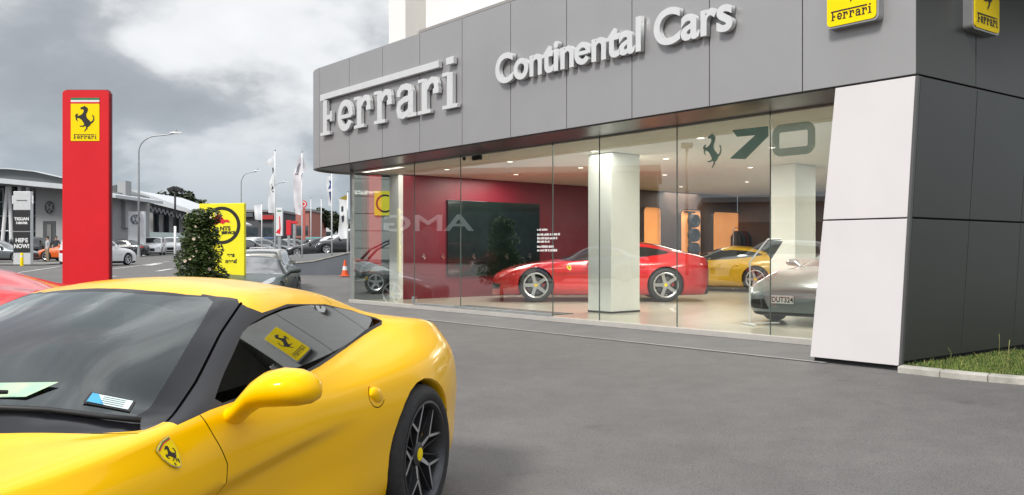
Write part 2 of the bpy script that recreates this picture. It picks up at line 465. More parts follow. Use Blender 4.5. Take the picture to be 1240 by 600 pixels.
def wheel_meshes(r=.36, rim=.265, w=.27, style='star', hi=True):
    n=56 if hi else 20
    ty=MB(); ty.lathe([(rim-.005,w/2-.02),(rim+.012,w/2-.004),(rim+.035,w/2+.004),(r-.035,w/2),(r-.012,w/2-.02),(r,w/2-.045),(r,-w/2+.045),(r-.012,-w/2+.02),(rim,-w/2)],n,axis='y')
    rm=MB()
    rm.mi=1 if style=='star' else 0
    rm.lathe([(rim+.004,w/2-.018),(rim+.006,w/2-.003),(rim-.006,w/2),(rim-(.014 if style=='star' else .028),w/2-.012)],n,axis='y')
    rm.mi=1
    rm.lathe([(rim-.014,w/2-.012),(rim-.03,w/2-.05),(rim-.035,-w/2)],n,axis='y')
    rm.mi=0
    dpt=w/2-.018
    # local artwork plane: (x,z) facing +y
    MX=Matrix(((1,0,0,0),(0,0,1,0),(0,1,0,0),(0,0,0,1)))
    def bar(p,q,w0,w1,y0,y1,th=.03,mi=0):
        p=Vector(p);q=Vector(q);d=(q-p).normalized();nn=Vector((-d.y,d.x))
        vs=[];
        for pt,ww,yy in ((p,w0,y0),(q,w1,y1)):
            for sg in (-1,1):
                a=pt+nn*ww/2*sg; vs.append((a.x,yy,a.y))
            for sg in (-1,1):
                a=pt+nn*ww*.75*sg; vs.append((a.x,yy-th,a.y))
        rm.mi=mi; rm.add([vs[0],vs[1],vs[4],vs[5]],[(0,1,3,2)])
        rm.mi=1; rm.add(vs,[(0,2,6,4),(1,5,7,3),(2,3,7,6)])
        rm.mi=0
    for k in range(5):
        a=R(90+72*k)
        if style=='star':
            u=lambda rr,da: (rr*math.cos(a+R(da)),rr*math.sin(a+R(da)))
            bar(u(.045,0),u(rim*.50,0),.026,.014,dpt-.035,dpt-.012)
            for s in (-1,1):
                bar(u(rim*.48,0),u(rim-.006,21*s),.016,.011,dpt-.012,dpt-.004)
                bar(u(.05,30*s),u(rim-.006,24*s),.006,.005,dpt-.04,dpt-.012,mi=1)
        else:
            u=lambda rr,da: (rr*math.cos(a+R(da)),rr*math.sin(a+R(da)))
            bar(u(.03,0),u(rim-.004,0),.075,.066,dpt-.02,dpt-.004)
            for s in (-1,1): bar(u(.07,30*s),u(.11,10*s),.03,.03,dpt-.024,dpt-.02)
    hb=MB(); hb.lathe([(.001,dpt-.014),(.034,dpt-.018),(.04,dpt-.05)],20,axis='y')
    rm.mi=1; rm.lathe([(.034,dpt-.02),(.062,dpt-.03),(.066,dpt-.06)],20,axis='y')
    ds=MB(); ds.lathe([(.001,dpt-.10),(.185,dpt-.10),(.185,dpt-.125),(.001,dpt-.125)],28,axis='y')
    ds.mi=1
    ds.add([(-.19,dpt-.08,-.07),(-.12,dpt-.08,-.07),(-.12,dpt-.08,.09),(-.19,dpt-.08,.09),(-.19,dpt-.15,-.07),(-.12,dpt-.15,-.07),(-.12,dpt-.15,.09),(-.19,dpt-.15,.09)],[(0,1,2,3),(4,7,6,5),(0,4,5,1),(1,5,6,2),(2,6,7,3),(3,7,4,0)])
    return ty,rm,hb,ds
def build_wheel_proto(style,hi,rimmats,r=.36,rim=.265,w=.27,capmat=None,caliper=None):
    ty,rm,hb,ds=wheel_meshes(r,rim,w,style,hi)
    root=ds.build('wheel',[STEEL,caliper or BLK],None,smooth=40)
    ty.build('tyre',TYRE,root,smooth=50)
    rm.build('rim',rimmats,root,smooth=30)
    hb.build('hub_cap',capmat or rimmats[0],root,smooth=40)
    return root

def mirror_mesh(mb, x=1.55, flip=1, paint=0):
    P=[(.845,.815,.070,.044),(.885,.834,.070,.044),(.915,.858,.070,.046),(.945,.888,.074,.050),(.98,.918,.086,.056),(1.02,.934,.098,.066),(1.08,.943,.103,.071),(1.14,.944,.096,.067),(1.18,.942,.074,.055),(1.205,.939,.042,.034),(1.214,.938,.006,.005)]
    n=20; vs=[];fs=[]
    for i,(y,z,rx,rz) in enumerate(P):
        for k in range(n):
            a=2*PI*k/n; c,s=math.cos(a),math.sin(a)
            xx=rx*c; 
            if c<0: xx*=.62
            vs.append((x+xx-.04*(i/10), y*flip, z+rz*s*(1 if s>0 else .9)))
    for i in range(len(P)-1):
        for k in range(n):
            a=i*n+k;b=i*n+(k+1)%n; fs.append((a,b,b+n,a+n))
    fs.append(tuple((len(P)-1)*n+k for k in range(n)))
    mb.add(vs,fs)

# --- coupe shape (stations from tail to nose, x measured from the rear axle)
COUPE=[(-.97,.60,.60,.54,.84,.34,.88,.89),(-.91,.73,.62,.63,.90,.38,.945,.955),(-.78,.84,.64,.70,.955,.41,.985,1.0),(-.5,.93,.67,.765,1.01,.44,1.035,1.07),(-.2,.968,.68,.715,1.025,.47,1.09,1.155),
 (0,.972,.68,.685,1.0,.49,1.14,1.212),(.3,.958,.67,.71,.960,.52,1.19,1.262),(.7,.938,.65,.79,.915,.555,1.218,1.296),(1.0,.93,.64,.84,.895,.585,1.212,1.29),(1.16,.932,.63,.855,.888,.625,1.155,1.258),
 (1.3,.935,.62,.865,.882,.67,1.096,1.215),(1.6,.945,.62,.882,.868,.755,.962,1.125),(1.82,.955,.62,.892,.856,.825,.872,1.045),(1.95,.96,.62,.896,.848,.815,.862,1.000),(2.15,.966,.62,.895,.835,.70,.868,.935),(2.32,.97,.62,.888,.825,.60,.862,.895),
 (2.7,.972,.62,.86,.81,.55,.82,.835),(3.1,.95,.60,.79,.74,.50,.75,.765),(3.4,.87,.55,.68,.645,.44,.66,.675),(3.55,.78,.50,.58,.575,.38,.59,.60),(3.64,.62,.44,.42,.50,.28,.515,.525)]
def coupe_side(x,y,z):
    # scalloped channel behind the front wheel, running up into the door
    zl=.66-.05*(x-1.0)
    a=sm(.55,1.3,x)*(1-sm(2.25,2.5,x))
    b=sm(zl+.015,zl-.035,z)*sm(.26,.5,z) if z<zl+.02 else 0
    return y-.042*a*b
SW=smooth_poly([(1.60,.905),(1.36,1.02),(1.12,1.122),(.74,1.168),(.34,1.142),(.06,1.092),(-.10,1.045),(-.07,1.030),(.12,1.003),(.40,.962),(.80,.925),(1.20,.903),(1.58,.888)],3,corners=(0,12))
SWO=[(1.84,.862),(1.66,.878),(1.2,.893),(.8,.913),(.4,.950),(.1,.991),(-.08,1.020),(-.125,1.040),(-.11,1.056),(.05,1.104),(.33,1.153),(.74,1.179),(1.00,1.158),(1.055,1.185),(1.085,1.25),(1.9,1.0)]
WSC=[(1.155,0),(1.145,.2),(1.12,.36),(1.065,.50),(1.04,.555),(1.06,.575),(1.30,.652),(1.60,.762),(1.82,.832),(1.93,.835),(2.05,.745),(2.19,.55),(2.28,.30),(2.31,0),(2.31,-.2),(1.155,-.2)]
WSI=[(1.20,0),(1.19,.2),(1.155,.34),(1.10,.45),(1.13,.50),(1.30,.57),(1.58,.67),(1.80,.745),(1.88,.745),(2.00,.62),(2.10,.44),(2.17,.25),(2.20,0),(2.20,-.2),(1.20,-.2)]
RWC=smooth_poly([(.28,0),(.26,.25),(.16,.40),(-.15,.43),(-.50,.40),(-.60,.2),(-.63,0),(-.63,-.2),(.28,-.2)],1)
PGAP=[(1.05,.582),(1.30,.659),(1.60,.769),(1.84,.842)]
def coupe_zones():
    hi=lambda c:c.z>.80
    return [('windscreen_inner','top',WSI,hi),('windscreen','top',WSC,hi),('rear_window','top',RWC,lambda c:c.z>.98),
      ('side_window','side',SW,lambda c:c.y>.40),('pillar','side',SWO,lambda c:c.y>.40 and c.z>.85),
      ('headlight','top',smooth_poly([(2.72,.80),(2.95,.70),(3.25,.60),(3.38,.58),(3.30,.72),(3.05,.83)],2),lambda c:c.z>.5),
      ('grille','front',smooth_poly([(-.3,.24),(.40,.24),(.50,.32),(.40,.42),(-.3,.44)],1),lambda c:c.x>3.3),
      ('intake','front',smooth_poly([(.58,.26),(.80,.28),(.84,.38),(.62,.42)],1),lambda c:c.x>3.2),
      ('taillight','front',[(.52+.075*math.cos(k*PI/7),.72+.075*math.sin(k*PI/7)) for k in range(14)],lambda c:c.x<-.7),
      ('diffuser','front',[(-.2,.1),(.78,.1),(.70,.36),(-.2,.36)],lambda c:c.x<-.85)]
GAP_HERO=[('side',[(.50+.070*math.cos(R(a)),.745+.054*math.sin(R(a))) for a in range(-150,61,15)],.005,lambda c:c.y>.6),
  ('side',[(1.72,.872),(1.70,.80),(1.66,.70),(1.70,.50),(1.73,.25)],.005,lambda c:c.y>.6),
          ('top',PGAP,.010,lambda c:c.z>.8),('top',[(.30,-.1),(.30,.3),(.27,.48),(.25,.56)],.006,lambda c:c.z>1.1),
          ('side',[(.40,.235),(1.9,.235)],.007,lambda c:c.y>.6),
          ('top',[(1.98,.852),(2.00,.80),(2.05,.74)],.006,lambda c:c.z>.6)]
SPIDER=[(r if r[0]<3.3 else {3.4:(3.4,.93,.54,.80,.62,.48,.66,.68),3.55:(3.55,.88,.48,.74,.55,.44,.59,.61),3.64:(3.64,.78,.44,.62,.50,.36,.52,.53)}[r[0]]) for r in COUPE]
def spider_zones():
    z=[q for q in coupe_zones() if q[0] not in ('grille','intake')]
    return z+[('intake','front',smooth_poly([(.50,.24),(.84,.25),(.88,.38),(.58,.40)],1),lambda c:c.x>3.2),('grille','front',[(-.2,.15),(.8,.15),(.8,.20),(-.2,.20)],lambda c:c.x>3.2)]
SH_HI=car_shape(COUPE,coupe_zones(),[(0,.36,.395),(2.72,.355,.385)],GAP_HERO,du=.028,nv=6,side_fn=coupe_side)
SH_SPI=car_shape(SPIDER,spider_zones(),[(0,.36,.395),(2.72,.355,.385)],[],du=.06,nv=4,side_fn=coupe_side)
SH_MD=car_shape(COUPE,coupe_zones(),[(0,.36,.395),(2.72,.355,.385)],[],du=.06,nv=4,side_fn=coupe_side)

CREST_TILT=24
def shield_parts(S, xc, zc, h, parent, y_sign=1):
    """enamel crest lying on the body side"""
    hit=S.bvh.ray_cast(Vector((xc,2,zc)),Vector((0,-1,0)))
    p,n=hit[0],hit[1]
    if n.y<0: n=-n
    up=(Vector((0,0,1))-n*n.z).normalized(); side=up.cross(n)   # artwork x = towards the tail
    M=Matrix.Translation(p+n*.002)@Matrix((side,up,n)).transposed().to_4x4()
    M=M@Matrix.Rotation(R(CREST_TILT),4,'Z')
    out=[(-.42,.5),(-.2,.56),(0,.58),(.2,.56),(.42,.5),(.42,.1),(.3,-.25),(.12,-.48),(0,-.55),(-.12,-.48),(-.3,-.25),(-.42,.1)]
    if y_sign<0: pass
    b=MB()
    b.prism([(x*h*1.06,y*h*1.05) for x,y in out],0,.003,M)
    b.mi=1; b.prism([(x*h*.98,y*h*.98) for x,y in out],.003,.0042,M)
    b.mi=2; b.prism([(x*h*.95,y) for x,y in ((-.41,.49*h),(0,.565*h),(.41,.49*h),(.41,.44*h),(0,.52*h),(-.41,.44*h))],.0042,.0050,M)
    b.mi=3; b.prism([(x*h*.95,y) for x,y in ((-.41,.435*h),(0,.515*h),(.41,.435*h),(.41,.39*h),(0,.47*h),(-.41,.39*h))],.0042,.0050,M)
    b.mi=4; b.prism(horse_poly(-.01*h,.03*h,h*.72),.0042,.0055,M)
    b.prism([(-.17*h,-.28*h),(-.12*h,-.28*h),(-.12*h,-.40*h),(-.17*h,-.36*h)],.0042,.0052,M)
    b.prism([(.06*h,-.28*h),(.14*h,-.28*h),(.10*h,-.42*h),(.05*h,-.44*h)],.0042,.0052,M)
    for v_i in range(len(b.v)): pass
    o=b.build('crest_badge',[CHROME,SIGNY,GREENI,REDI,INK],parent)
    return o

def flat_glass(faces, inset=.004):
    import numpy as np
    pts=[v for f in faces for v in f]
    A=np.array([[1,v.x,v.z,v.x*v.x,v.z*v.z,v.x*v.z] for v in pts]); y=np.array([v.y for v in pts])
    c=np.linalg.lstsq(A,y,rcond=None)[0]
    return [[Vector((v.x,float(np.dot(c,[1,v.x,v.z,v.x*v.x,v.z*v.z,v.x*v.z]))-inset-.080*(v.x-.40)+.112*(v.z-1.03)-.035*(v.x-.75)**2-.30*(v.z-1.04)**2+.004,v.z)) for v in f] for f in faces]
def make_coupe(name,S,paint,wheelproto,hi=False,glass=None,**k):
    root=empty(name,(0,0,0),**k)
    ms=S.meshes
    link('body',faces_to_mesh('body',[(ms['body'],paint),(ms.get('gap',[]),GAPM)]),root)
    hl=len(ms['liner'])//2
    for s in (1,-1):
        for q in (ms['liner'][:hl],ms['liner'][hl:]): link('wheel_arch_liner',faces_to_mesh('wheel_arch_liner',[(q,BLK)],both=False,side=s),root)
    if hi:
        link('windscreen',faces_to_mesh('windscreen',[(ms['windscreen_inner'],WINGL),(ms['windscreen'],FRIT)]),root)
        link('pillar_trim',faces_to_mesh('pillar_trim',[(ms['pillar'],SATIN)]),root)
        for s in (1,-1): link('side_window',faces_to_mesh('side_window',[(flat_glass(ms['side_window']),SIDEGL)],both=False,side=s),root)
        link('rear_window',faces_to_mesh('rear_window',[(ms['rear_window'],SIDEGL)]),root)
    else:
        link('windscreen',faces_to_mesh('windscreen',[(ms['windscreen_inner'],DGLASS),(ms['windscreen'],DGLASS)]),root)
        link('pillar_trim',faces_to_mesh('pillar_trim',[(ms['pillar'],BLK)]),root)
        for s in (1,-1): link('side_window',faces_to_mesh('side_window',[(ms['side_window'],DGLASS)],both=False,side=s),root)
        link('rear_window',faces_to_mesh('rear_window',[(ms['rear_window'],DGLASS)]),root)
    for s in (1,-1):
        link('headlight',faces_to_mesh('headlight',[(ms['headlight'],LAMP)],both=False,side=s),root)
        link('taillight',faces_to_mesh('taillight',[(ms['taillight'],TAIL)],both=False,side=s),root)
        if 'intake' in ms: link('air_intake',faces_to_mesh('air_intake',[(ms['intake'],BLK)],both=False,side=s),root)
    link('grille',faces_to_mesh('grille',[(ms['grille'],BLK)]),root)
    link('diffuser',faces_to_mesh('diffuser',[(ms['diffuser'],BLK)]),root)
    for (x,z,s) in ((0,.36,1),(0,.36,-1),(2.72,.355,1),(2.72,.355,-1)):
        w=copy_tree(wheelproto,root); w.location=(x,s*(.975-.135),z)
        w.rotation_euler=(0,R(17) if s>0 else R(-17),0 if s>0 else PI)
    for s in (1,-1):
        b=MB(); mirror_mesh(b,flip=s); b.build('wing_mirror',paint,root,smooth=True)
    shield_parts(S,1.93,.790,.088,root) if hi else shield_parts(S,2.02,.72,.10,root)
    for s in (1,-1):
        hit=S.bvh.ray_cast(Vector((.50,2,.745)),Vector((0,-1,0))); p=hit[0]
        b=MB(); vs=[];fs=[]; n=14
        for i in range(7):
            t=-1+2*i/6; rr=math.sqrt(max(0,1-t*t))
            for q in range(n):
                a=2*PI*q/n; vs.append((p.x+.060*t+.01*rr*math.sin(a),s*(p.y-.004+.024*rr*math.cos(a)),p.z+.042*rr*math.sin(a)+.010*t))
        for i in range(6):
            for q in range(n): a=i*n+q;c=i*n+(q+1)%n; fs.append((a,c,c+n,a+n))
        b.add(vs,fs); b.build('door_handle',paint,root,smooth=True)
    return root
def bake_away(proto):
    for ch in list(proto.children): bake_away(ch)
    bpy.data.objects.remove(proto)

WP_STAR=build_wheel_proto('star',True,[ALLOY,DALLOY],r=.362,rim=.272,w=.27,capmat=SIGNY,caliper=SIGNY)
WP_FIVE=build_wheel_proto('five',False,[ALLOY,DALLOY],r=.355,rim=.262,w=.25,capmat=SIGNY,caliper=REDI)

# --- the yellow coupe in the foreground
TH=R(17); hx,hy=-math.sin(TH),-math.cos(TH); nx_,ny_=-hy,hx
YC=4.5; ox=wx(515.7,YC)-.97*nx_; oy=YC-.97*ny_
ycar=make_coupe('sports_coupe',SH_HI,YEL,WP_STAR,hi=True,label='glossy yellow sports coupe parked in the near foreground',cat='car')
ycar.location=(ox,oy,-.168); ycar.rotation_euler=(0,0,math.atan2(hy,hx))
# cabin
b=MB()
b.box(1.15,2.02,-.72,.72,.60,.80); b.box(1.05,1.5,-.12,.12,.35,.62); b.box(-.1,2.0,-.74,.74,.20,.34)
b.box(-.35,-.05,-.6,.6,.3,.93)
b.build('dashboard',LEATHER,ycar,bevel=.03)
for s in (1,-1):
    b=MB()
    b.box(.45,1.0,s*.38-.24,s*.38+.24,.34,.50)
    vs=[]
    M=T((.42,s*.38,.45))@Matrix.Rotation(R(-18),4,'Y')
    b.box(-.08,.06,-.24,.24,0,.48,M); b.box(-.06,.05,-.13,.13,.48,.66,M)
    b.build('seat',LEATHER,ycar,bevel=.05)
b=MB(); M=T((1.12,-.38,.82))@Matrix.Rotation(R(68),4,'Y')
b.tube([( .18*math.cos(2*PI*k/24),.18*math.sin(2*PI*k/24),0) for k in range(25)],.016,8,M=M)
b.tube([(-.17,0,0),(0,0,-.04),(.17,0,0)],.02,6,M=M); b.tube([(0,-.17,0),(0,0,-.04),(0,.17,0)],.02,6,M=M)
b.build('steering_wheel',LEATHER,ycar,smooth=True)
b=MB(); b.box(1.20,1.24,-.12,.12,1.10,1.165); b.tube([(1.22,0,1.16),(1.19,0,1.22)],.01)
b.build('rear_view_mirror',BLK,ycar,bevel=.01)
# wiper, following the glass
def on_glass(x,y,lift=.012):
    h=SH_HI.bvh.ray_cast(Vector((x,abs(y),2)),Vector((0,0,-1)))
    return Vector((x,y,h[0].z+lift))
def wiper(pts_arm,pts_blade):
    b=MB()
    b.tube([on_glass(x,y,l) for x,y,l in pts_arm],[.007]+[.010]*(len(pts_arm)-2)+[.009],6)
    b.tube([on_glass(x,y,.012) for x,y in pts_blade],.010,6)
    b.build('windscreen_wiper',BLK,ycar,smooth=True)
wiper([(2.03,.40,.028),(2.09,.26,.034),(2.17,.12,.030),(2.22,.0,.02)],[(1.895,.79),(1.955,.70),(2.03,.56),(2.10,.40),(2.15,.24)])
wiper([(2.13,.05,.028),(2.15,-.1,.034),(2.20,-.3,.030),(2.22,-.4,.02)],[(2.14,.18),(2.155,.05),(2.16,-.1),(2.15,-.3),(2.10,-.5)])
# licence sticker and a paper lying on the dash
def patch(name,x,y,du,dv,rot,mats,draw,parent,lift):
    p=on_glass(x,y,lift); p1=on_glass(x+.02,y,lift); p2=on_glass(x,y+.02,lift)
    ux=(p2-p).normalized(); a=(p-p1).normalized(); n=ux.cross(a).normalized(); n=n if n.z>0 else -n
    up=n.cross(ux).normalized()
    if up.z<0: up=-up
    M=T(p)@Matrix((ux,up,ux.cross(up))).transposed().to_4x4()@Matrix.Rotation(rot,4,'Z')
    b=MB(); draw(b,M); return b.build(name,mats,parent,fixn=False)
STK1=mat('sticker white',(.60,.72,.70),rough=.4); STK2=mat('sticker blue',(.05,.35,.60),rough=.4)
def drw(b,M):
    def q(x0,x1,y0,y1,z): b.add([(x0,y0,z),(x1,y0,z),(x1,y1,z),(x0,y1,z)],[(0,1,2,3)],M)
    b.mi=0; q(-.072,.072,-.036,.036,0)
    b.mi=1; q(-.064,.064,-.028,.028,.002)
    b.mi=2; b.add([(-.064,-.028,.003),(-.012,-.028,.003),(-.045,.028,.003),(-.064,.028,.003)],[(0,1,2,3)],M)
    b.mi=0
    for i in range(4): q(-.025,.045,.016-.012*i,.019-.012*i,.003)
patch('licence_sticker',1.865,.645,.1,.06,R(28),[INK,STK1,STK2],drw,ycar,.004)
PAPG=mat('paper green white',(.30,.55,.40),rough=.6,var=.0,scale=14,vcol=(.50,.60,.38))
def drw2(b,M):
    b.add([(-.16,-.05,0),(.13,-.05,0),(.19,.05,0),(-.12,.06,0)],[(0,1,2,3)],M)
patch('dashboard_paper',2.0,.30,.1,.06,R(22),[PAPG],drw2,ycar,.003)
COUPE_DONE=True
#PART2
# ------------------------------------------------------------------ THE SHOWROOM  (local x along the facade to the left, y out towards the lot)
BA=math.atan2(DY,DX)
GO=-1.148                                        # the glass line lies behind the fascia
FZ=.098                                          # showroom floor
FB,FT=3.063,5.23                                 # fascia bottom and top
CZ=3.10
def bempty(name,s=0,o=0,z=0,rz=0,**k):
    x=KX+DX*s-.768*o; y=KY+DY*s-.64*o
    return empty(name,(x,y,z),BA+rz,**k)
def s_at(px,o):
    r=(px-620)/1050; bx=KX-.768*o; by=KY-.64*o
    return (bx-by*r)/(.64+.768*r)
bld=bempty('car_showroom',label='two storey car showroom with grey panel fascia and long glass front',cat='showroom')
P0=1.268*1.0248                                   # panel module
RADC=1.25                                          # rounded far corner
def pan(name,m,s0,s1,o0,o1,z0,z1,bev=.004,parent=None):
    b=MB(); b.box(s0,s1,o0,o1,z0,z1); return b.build(name,m,parent or bld,bevel=bev)
g=.007
NP=10
for i in range(NP):
    pan('fascia_panel',FASCIA,i*P0+g,(i+1)*P0-g,-.06,0,FB,FT)
SEND=NP*P0
b=MB(); b.box(.012,SEND,-.10,-.065,FB+.01,FT-.01); b.build('fascia_backing',JOINT,bld)
# rounded corner: outer skin turning back along the far end
def curve_skin(o_in,z0,z1,th,a0=0,a1=90,n=14,rad=RADC):
    vs=[];fs=[]
    for i in range(n+1):
        a=R(a0+(a1-a0)*i/n)
        for rr in (rad,rad-th):
            x=SEND+rr*math.sin(a); y=-rad+rr*math.cos(a)
            vs+= [(x,y,z0),(x,y,z1)]
    for i in range(n):
        k=i*4
        fs+=[(k,k+4,k+5,k+1),(k+2,k+3,k+7,k+6),(k+1,k+5,k+7,k+3),(k,k+2,k+6,k+4)]
    fs+=[(0,1,3,2),(n*4,n*4+2,n*4+3,n*4+1)]
    return vs,fs
b=MB(); b.add(*curve_skin(0,FB,FT,.06)); b.build('corner_fascia_panel',FASCIA,bld,smooth=40)
pan('end_fascia_panel',FASCIA,SEND+RADC-.06,SEND+RADC,-15.5,-RADC-.006,FB,FT)
# soffit as one plate with the rounded corner
poly=[(.35,-.07),(SEND,-.07)]+[(SEND+(RADC-.06)*math.sin(R(a)),-RADC+(RADC-.06)*math.cos(R(a))) for a in range(10,91,10)]+[(SEND+RADC-.06,-15.5),(.35,-15.5)]
b=MB(); b.prism(poly,FB+.03,FB+.06); b.build('soffit',SOFF,bld)
pan('edge_trim',JOINT,.0,SEND,-.062,-.012,FB-.012,FB-.001,bev=0)
# roof deck
b=MB(); b.prism([(.2,-.11),(SEND,-.11),(SEND+RADC-.1,-RADC),(SEND+RADC-.1,-15.5),(.2,-15.5)],FT-.45,FT-.35); b.build('roof_deck',CONC,bld)
# ceiling and floor inside
CEILG=GO-.03
b=MB(); b.box(.6,SEND+.55,-15.4,CEILG,CZ-.035,CZ-.01); ceil=b.build('ceiling',CEIL,bld)
TILE=mat('cream floor tile',(.40,.37,.30),rough=.28,var=.05,scale=1.2,coat=.15)
nt=TILE.node_tree
pan('floor_slab',TILE,.45,SEND+.62,-15.5,GO+.02,-.06,FZ,bev=0)
for i,(s,o) in enumerate([(s,o) for s in (2.2,4.6,7.0,9.4,11.6,13.4) for o in (-2.4,-4.4,-7.2,-10.5)]):
    b=MB(); M=T((s,o,CZ-.037))
    b.lathe([(.001,-.004),(.055,-.004)],16,M=M); b.mi=1; b.lathe([(.055,-.004),(.075,-.008),(.078,0)],16,M=M)
    b.build('downlight',[MATS.get('dl') or mat('dl',(1,.9,.75),emit=6,var=0),WHITE],bld,fixn=False)
def area(name,s,o,z,size,e,col=(1,.86,.68),sy=None):
    d=bpy.data.lights.new(name,'AREA'); d.energy=e; d.size=size; d.color=col
    if sy: d.shape='RECTANGLE'; d.size_y=sy
    ob=bpy.data.objects.new(name,d); COL.objects.link(ob); ob.location=(KX+DX*s-.768*o,KY+DY*s-.64*o,z); ob.rotation_euler=(0,0,BA); return ob
for s,o,e in ((3.5,-4.4,55),(8.0,-4.4,60),(12.0,-4.5,45),(4,-9.5,30),(9.5,-10,35),(12.8,-12.5,22),(6.6,-1.95,16),(12.4,-1.8,10),(2.6,-1.95,10)):  # areas for the downlights; those close to the glass are added column fill
    area('downlight_and_fill',s,o,CZ-.06,1.6,e*3.3,col=(1,.955,.87))
# back walls
EW=14.27
EW=13.22; RS=-2.15
b=MB(); b.box(.45,EW,-15.55,-15.42,-.05,FT-.4); b.build('rear_wall',BROWN,bld)
b=MB(); b.box(.30,.45,-15.55,-1.0,-.05,FT-.4); b.build('inner_side_wall',CREAM,bld)
def on_red(px):
    """o of the point of the red wall seen at pixel px"""
    r=(px-620)/1050
    bx=KX+DX*EW; by=KY+DY*EW
    t=(r*by-bx)/(.768-.64*r); return -t
GE_=s_at(426,GO)
redw=pan('red_wall',REDW,EW,EW+.12,on_red(728),RS-.13,FZ,CZ-.04,bev=0)
pan('brown_wall',BROWN,EW,EW+.12,-15.4,on_red(728)-.003,FZ,CZ-.04,bev=0)
pan('end_wall_cladding',FASC2,EW+.13,GE_+.10,-15.4,-2.9,-.05,FB-.002,bev=0)
def col_box(name,m,px,Y,a,bb):
    """square pillar whose near edge stands at pixel px, depth Y"""
    x=wx(px,Y); y=Y
    s=(x-KX)*DX+(y-KY)*DY; o=-((x-KX)*.768+(y-KY)*.64)
    pan(name,m,s,s+a,o-bb,o,FZ,CZ-.04,bev=.01)
    pan('column_skirting',JOINT,s-.003,s+a+.003,o-bb-.003,o+.003,FZ,FZ+.035,bev=0)
    return s,o
CS,CO=col_box('column',CREAM,740,15.9,.60,.78)
col_box('column',CREAM,963,18.0,.60,.78)
pan('column',WHITEW,EW+.12-.12,EW+.0+.60,GO-1.62-.001,GO-1.62+.76-.0,FZ+.002,CZ-.042,bev=.01) if False else None
# cream pier closing the red wall
b=MB(); b.box(EW-.012,GE_-.02,RS-.128,RS,FZ,CZ-.045); b.build('column',WHITEW,bld,bevel=.01)
# dark screen wall and small emblems on the red wall
oa,ob=on_red(541),on_red(652)
pan('feature_screen',SCREEN,EW-.05,EW-.002,ob,oa,.62,2.50,bev=.005)
for px in (513,536,612,640,669,697,572):
    o=on_red(px); 
    b=MB(); b.prism(horse_poly(0,0,.17),0,.008,T((EW-(.06 if 541<px<664 else .012),o,1.10))@RZ(-PI/2)@FACE)
    b.build('wall_emblem',CHROME,bld)
# lit niches with shelves further along the same wall
def niche(o0,o1,z0,z1,name='lit_niche'):
    b=MB(); rr=.12
    def rrect(a0,a1,c0,c1,rr):
        p=[]
        for cx,cz,s0 in ((a1-rr,c1-rr,0),(a0+rr,c1-rr,90),(a0+rr,c0+rr,180),(a1-rr,c0+rr,270)):
            p+= [(cx+rr*math.cos(R(s0+a)),cz+rr*math.sin(R(s0+a))) for a in range(0,91,18)]
        return p
    M=T((EW-.012,0,0))@RZ(-PI/2)@FACE
    b.prism([(-p[0],p[1]) for p in rrect(o0,o1,z0,z1,rr)],0,.01,M)
    o=b.build(name,NICHE,bld)
    b=MB()
    q=rrect(o0-.03,o1+.03,z0-.03,z1+.03,rr+.03); q2=rrect(o0,o1,z0,z1,rr); n=len(q)
    vs=[M@Vector((-p[0],p[1],.0)) for p in q]+[M@Vector((-p[0],p[1],.09)) for p in q]+[M@Vector((-p[0],p[1],.09)) for p in q2]+[M@Vector((-p[0],p[1],.01)) for p in q2]
    fs=[]
    for k in range(3):
        for i in range(n): j=(i+1)%n; fs.append((k*n+i,k*n+j,(k+1)*n+j,(k+1)*n+i))
    b.add(vs,fs); b.build('niche_frame',CHROME,bld)
niche(on_red(797),on_red(777),.9,2.55)
niche(on_red(845),on_red(822),.9,2.52)
niche(on_red(909),on_red(861),.9,2.50)
# upper storey
b=MB(); s5=s_at(505,-.05); b.box(-3.0,s5,-9,-.25,FT+.10,FT+4.2); b.build('upper_storey',WHITEW,bld)
b=MB(); b.box(-3.02,s5+.02,-9.02,-.16,FT-.0,FT+.05); b.box(-3.02,s5+.03,-9.03,-.10,FT+.05,FT+.10); b.build('storey_ledge',mat('grey ledge',(.30,.29,.28)),bld)
sA=s_at(471,-.9); sB=s_at(491,-.9)
b=MB(); b.box(sB,sA,-8,-.9,FT-.35,FT+4.2); b.build('stair_tower',WHITEW,bld)
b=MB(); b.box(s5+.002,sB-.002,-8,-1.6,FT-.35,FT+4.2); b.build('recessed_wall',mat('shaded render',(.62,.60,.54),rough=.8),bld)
# glazing
gl_px=[933,820,726,669.6,558,502]
gs=[.36]+[s_at(p,GO) for p in gl_px]+[s_at(426,GO)]
for a,c in zip(gs[:-1],gs[1:]):
    b=MB(); b.add([(a+.004,GO,FZ+.035),(c-.004,GO,FZ+.035),(c-.004,GO,FB+.028),(a+.004,GO,FB+.028)],[(0,1,2,3)]); b.build('glass_pane',SHOPGL,bld)
for a in gs[1:-1]:
    pan('glass_joint',mat('silicone joint',(.10,.13,.12),rough=.4),a-.0035,a+.0035,GO-.009,GO+.011,FZ+.035,FB+.028,bev=0)
GE=gs[-1]
for o0,o1 in ((GO-.03,-2.75),):
    b=MB(); b.add([(GE,-2.75,FZ+.035),(GE,GO-.05,FZ+.035),(GE,GO-.05,FB+.028),(GE,-2.75,FB+.028)],[(0,1,2,3)]); b.build('glass_pane',ENDGL,bld)
pan('corner_mullion',GALV,GE-.05,GE+.03,GO-.05,GO+.03,FZ,FB+.03,bev=.004)
pan('glazing_sill',mat('pale sill stone',(.45,.43,.40),rough=.6),.36,GE+.03,GO-.02,GO+.07,FZ-.05,FZ+.03,bev=.004)
sd0,sd1=gs[-2],gs[-4]
pan('door_rail',GALV,sd1,sd0,GO+.012,GO+.04,FZ+.035,FZ+.075,bev=.003)
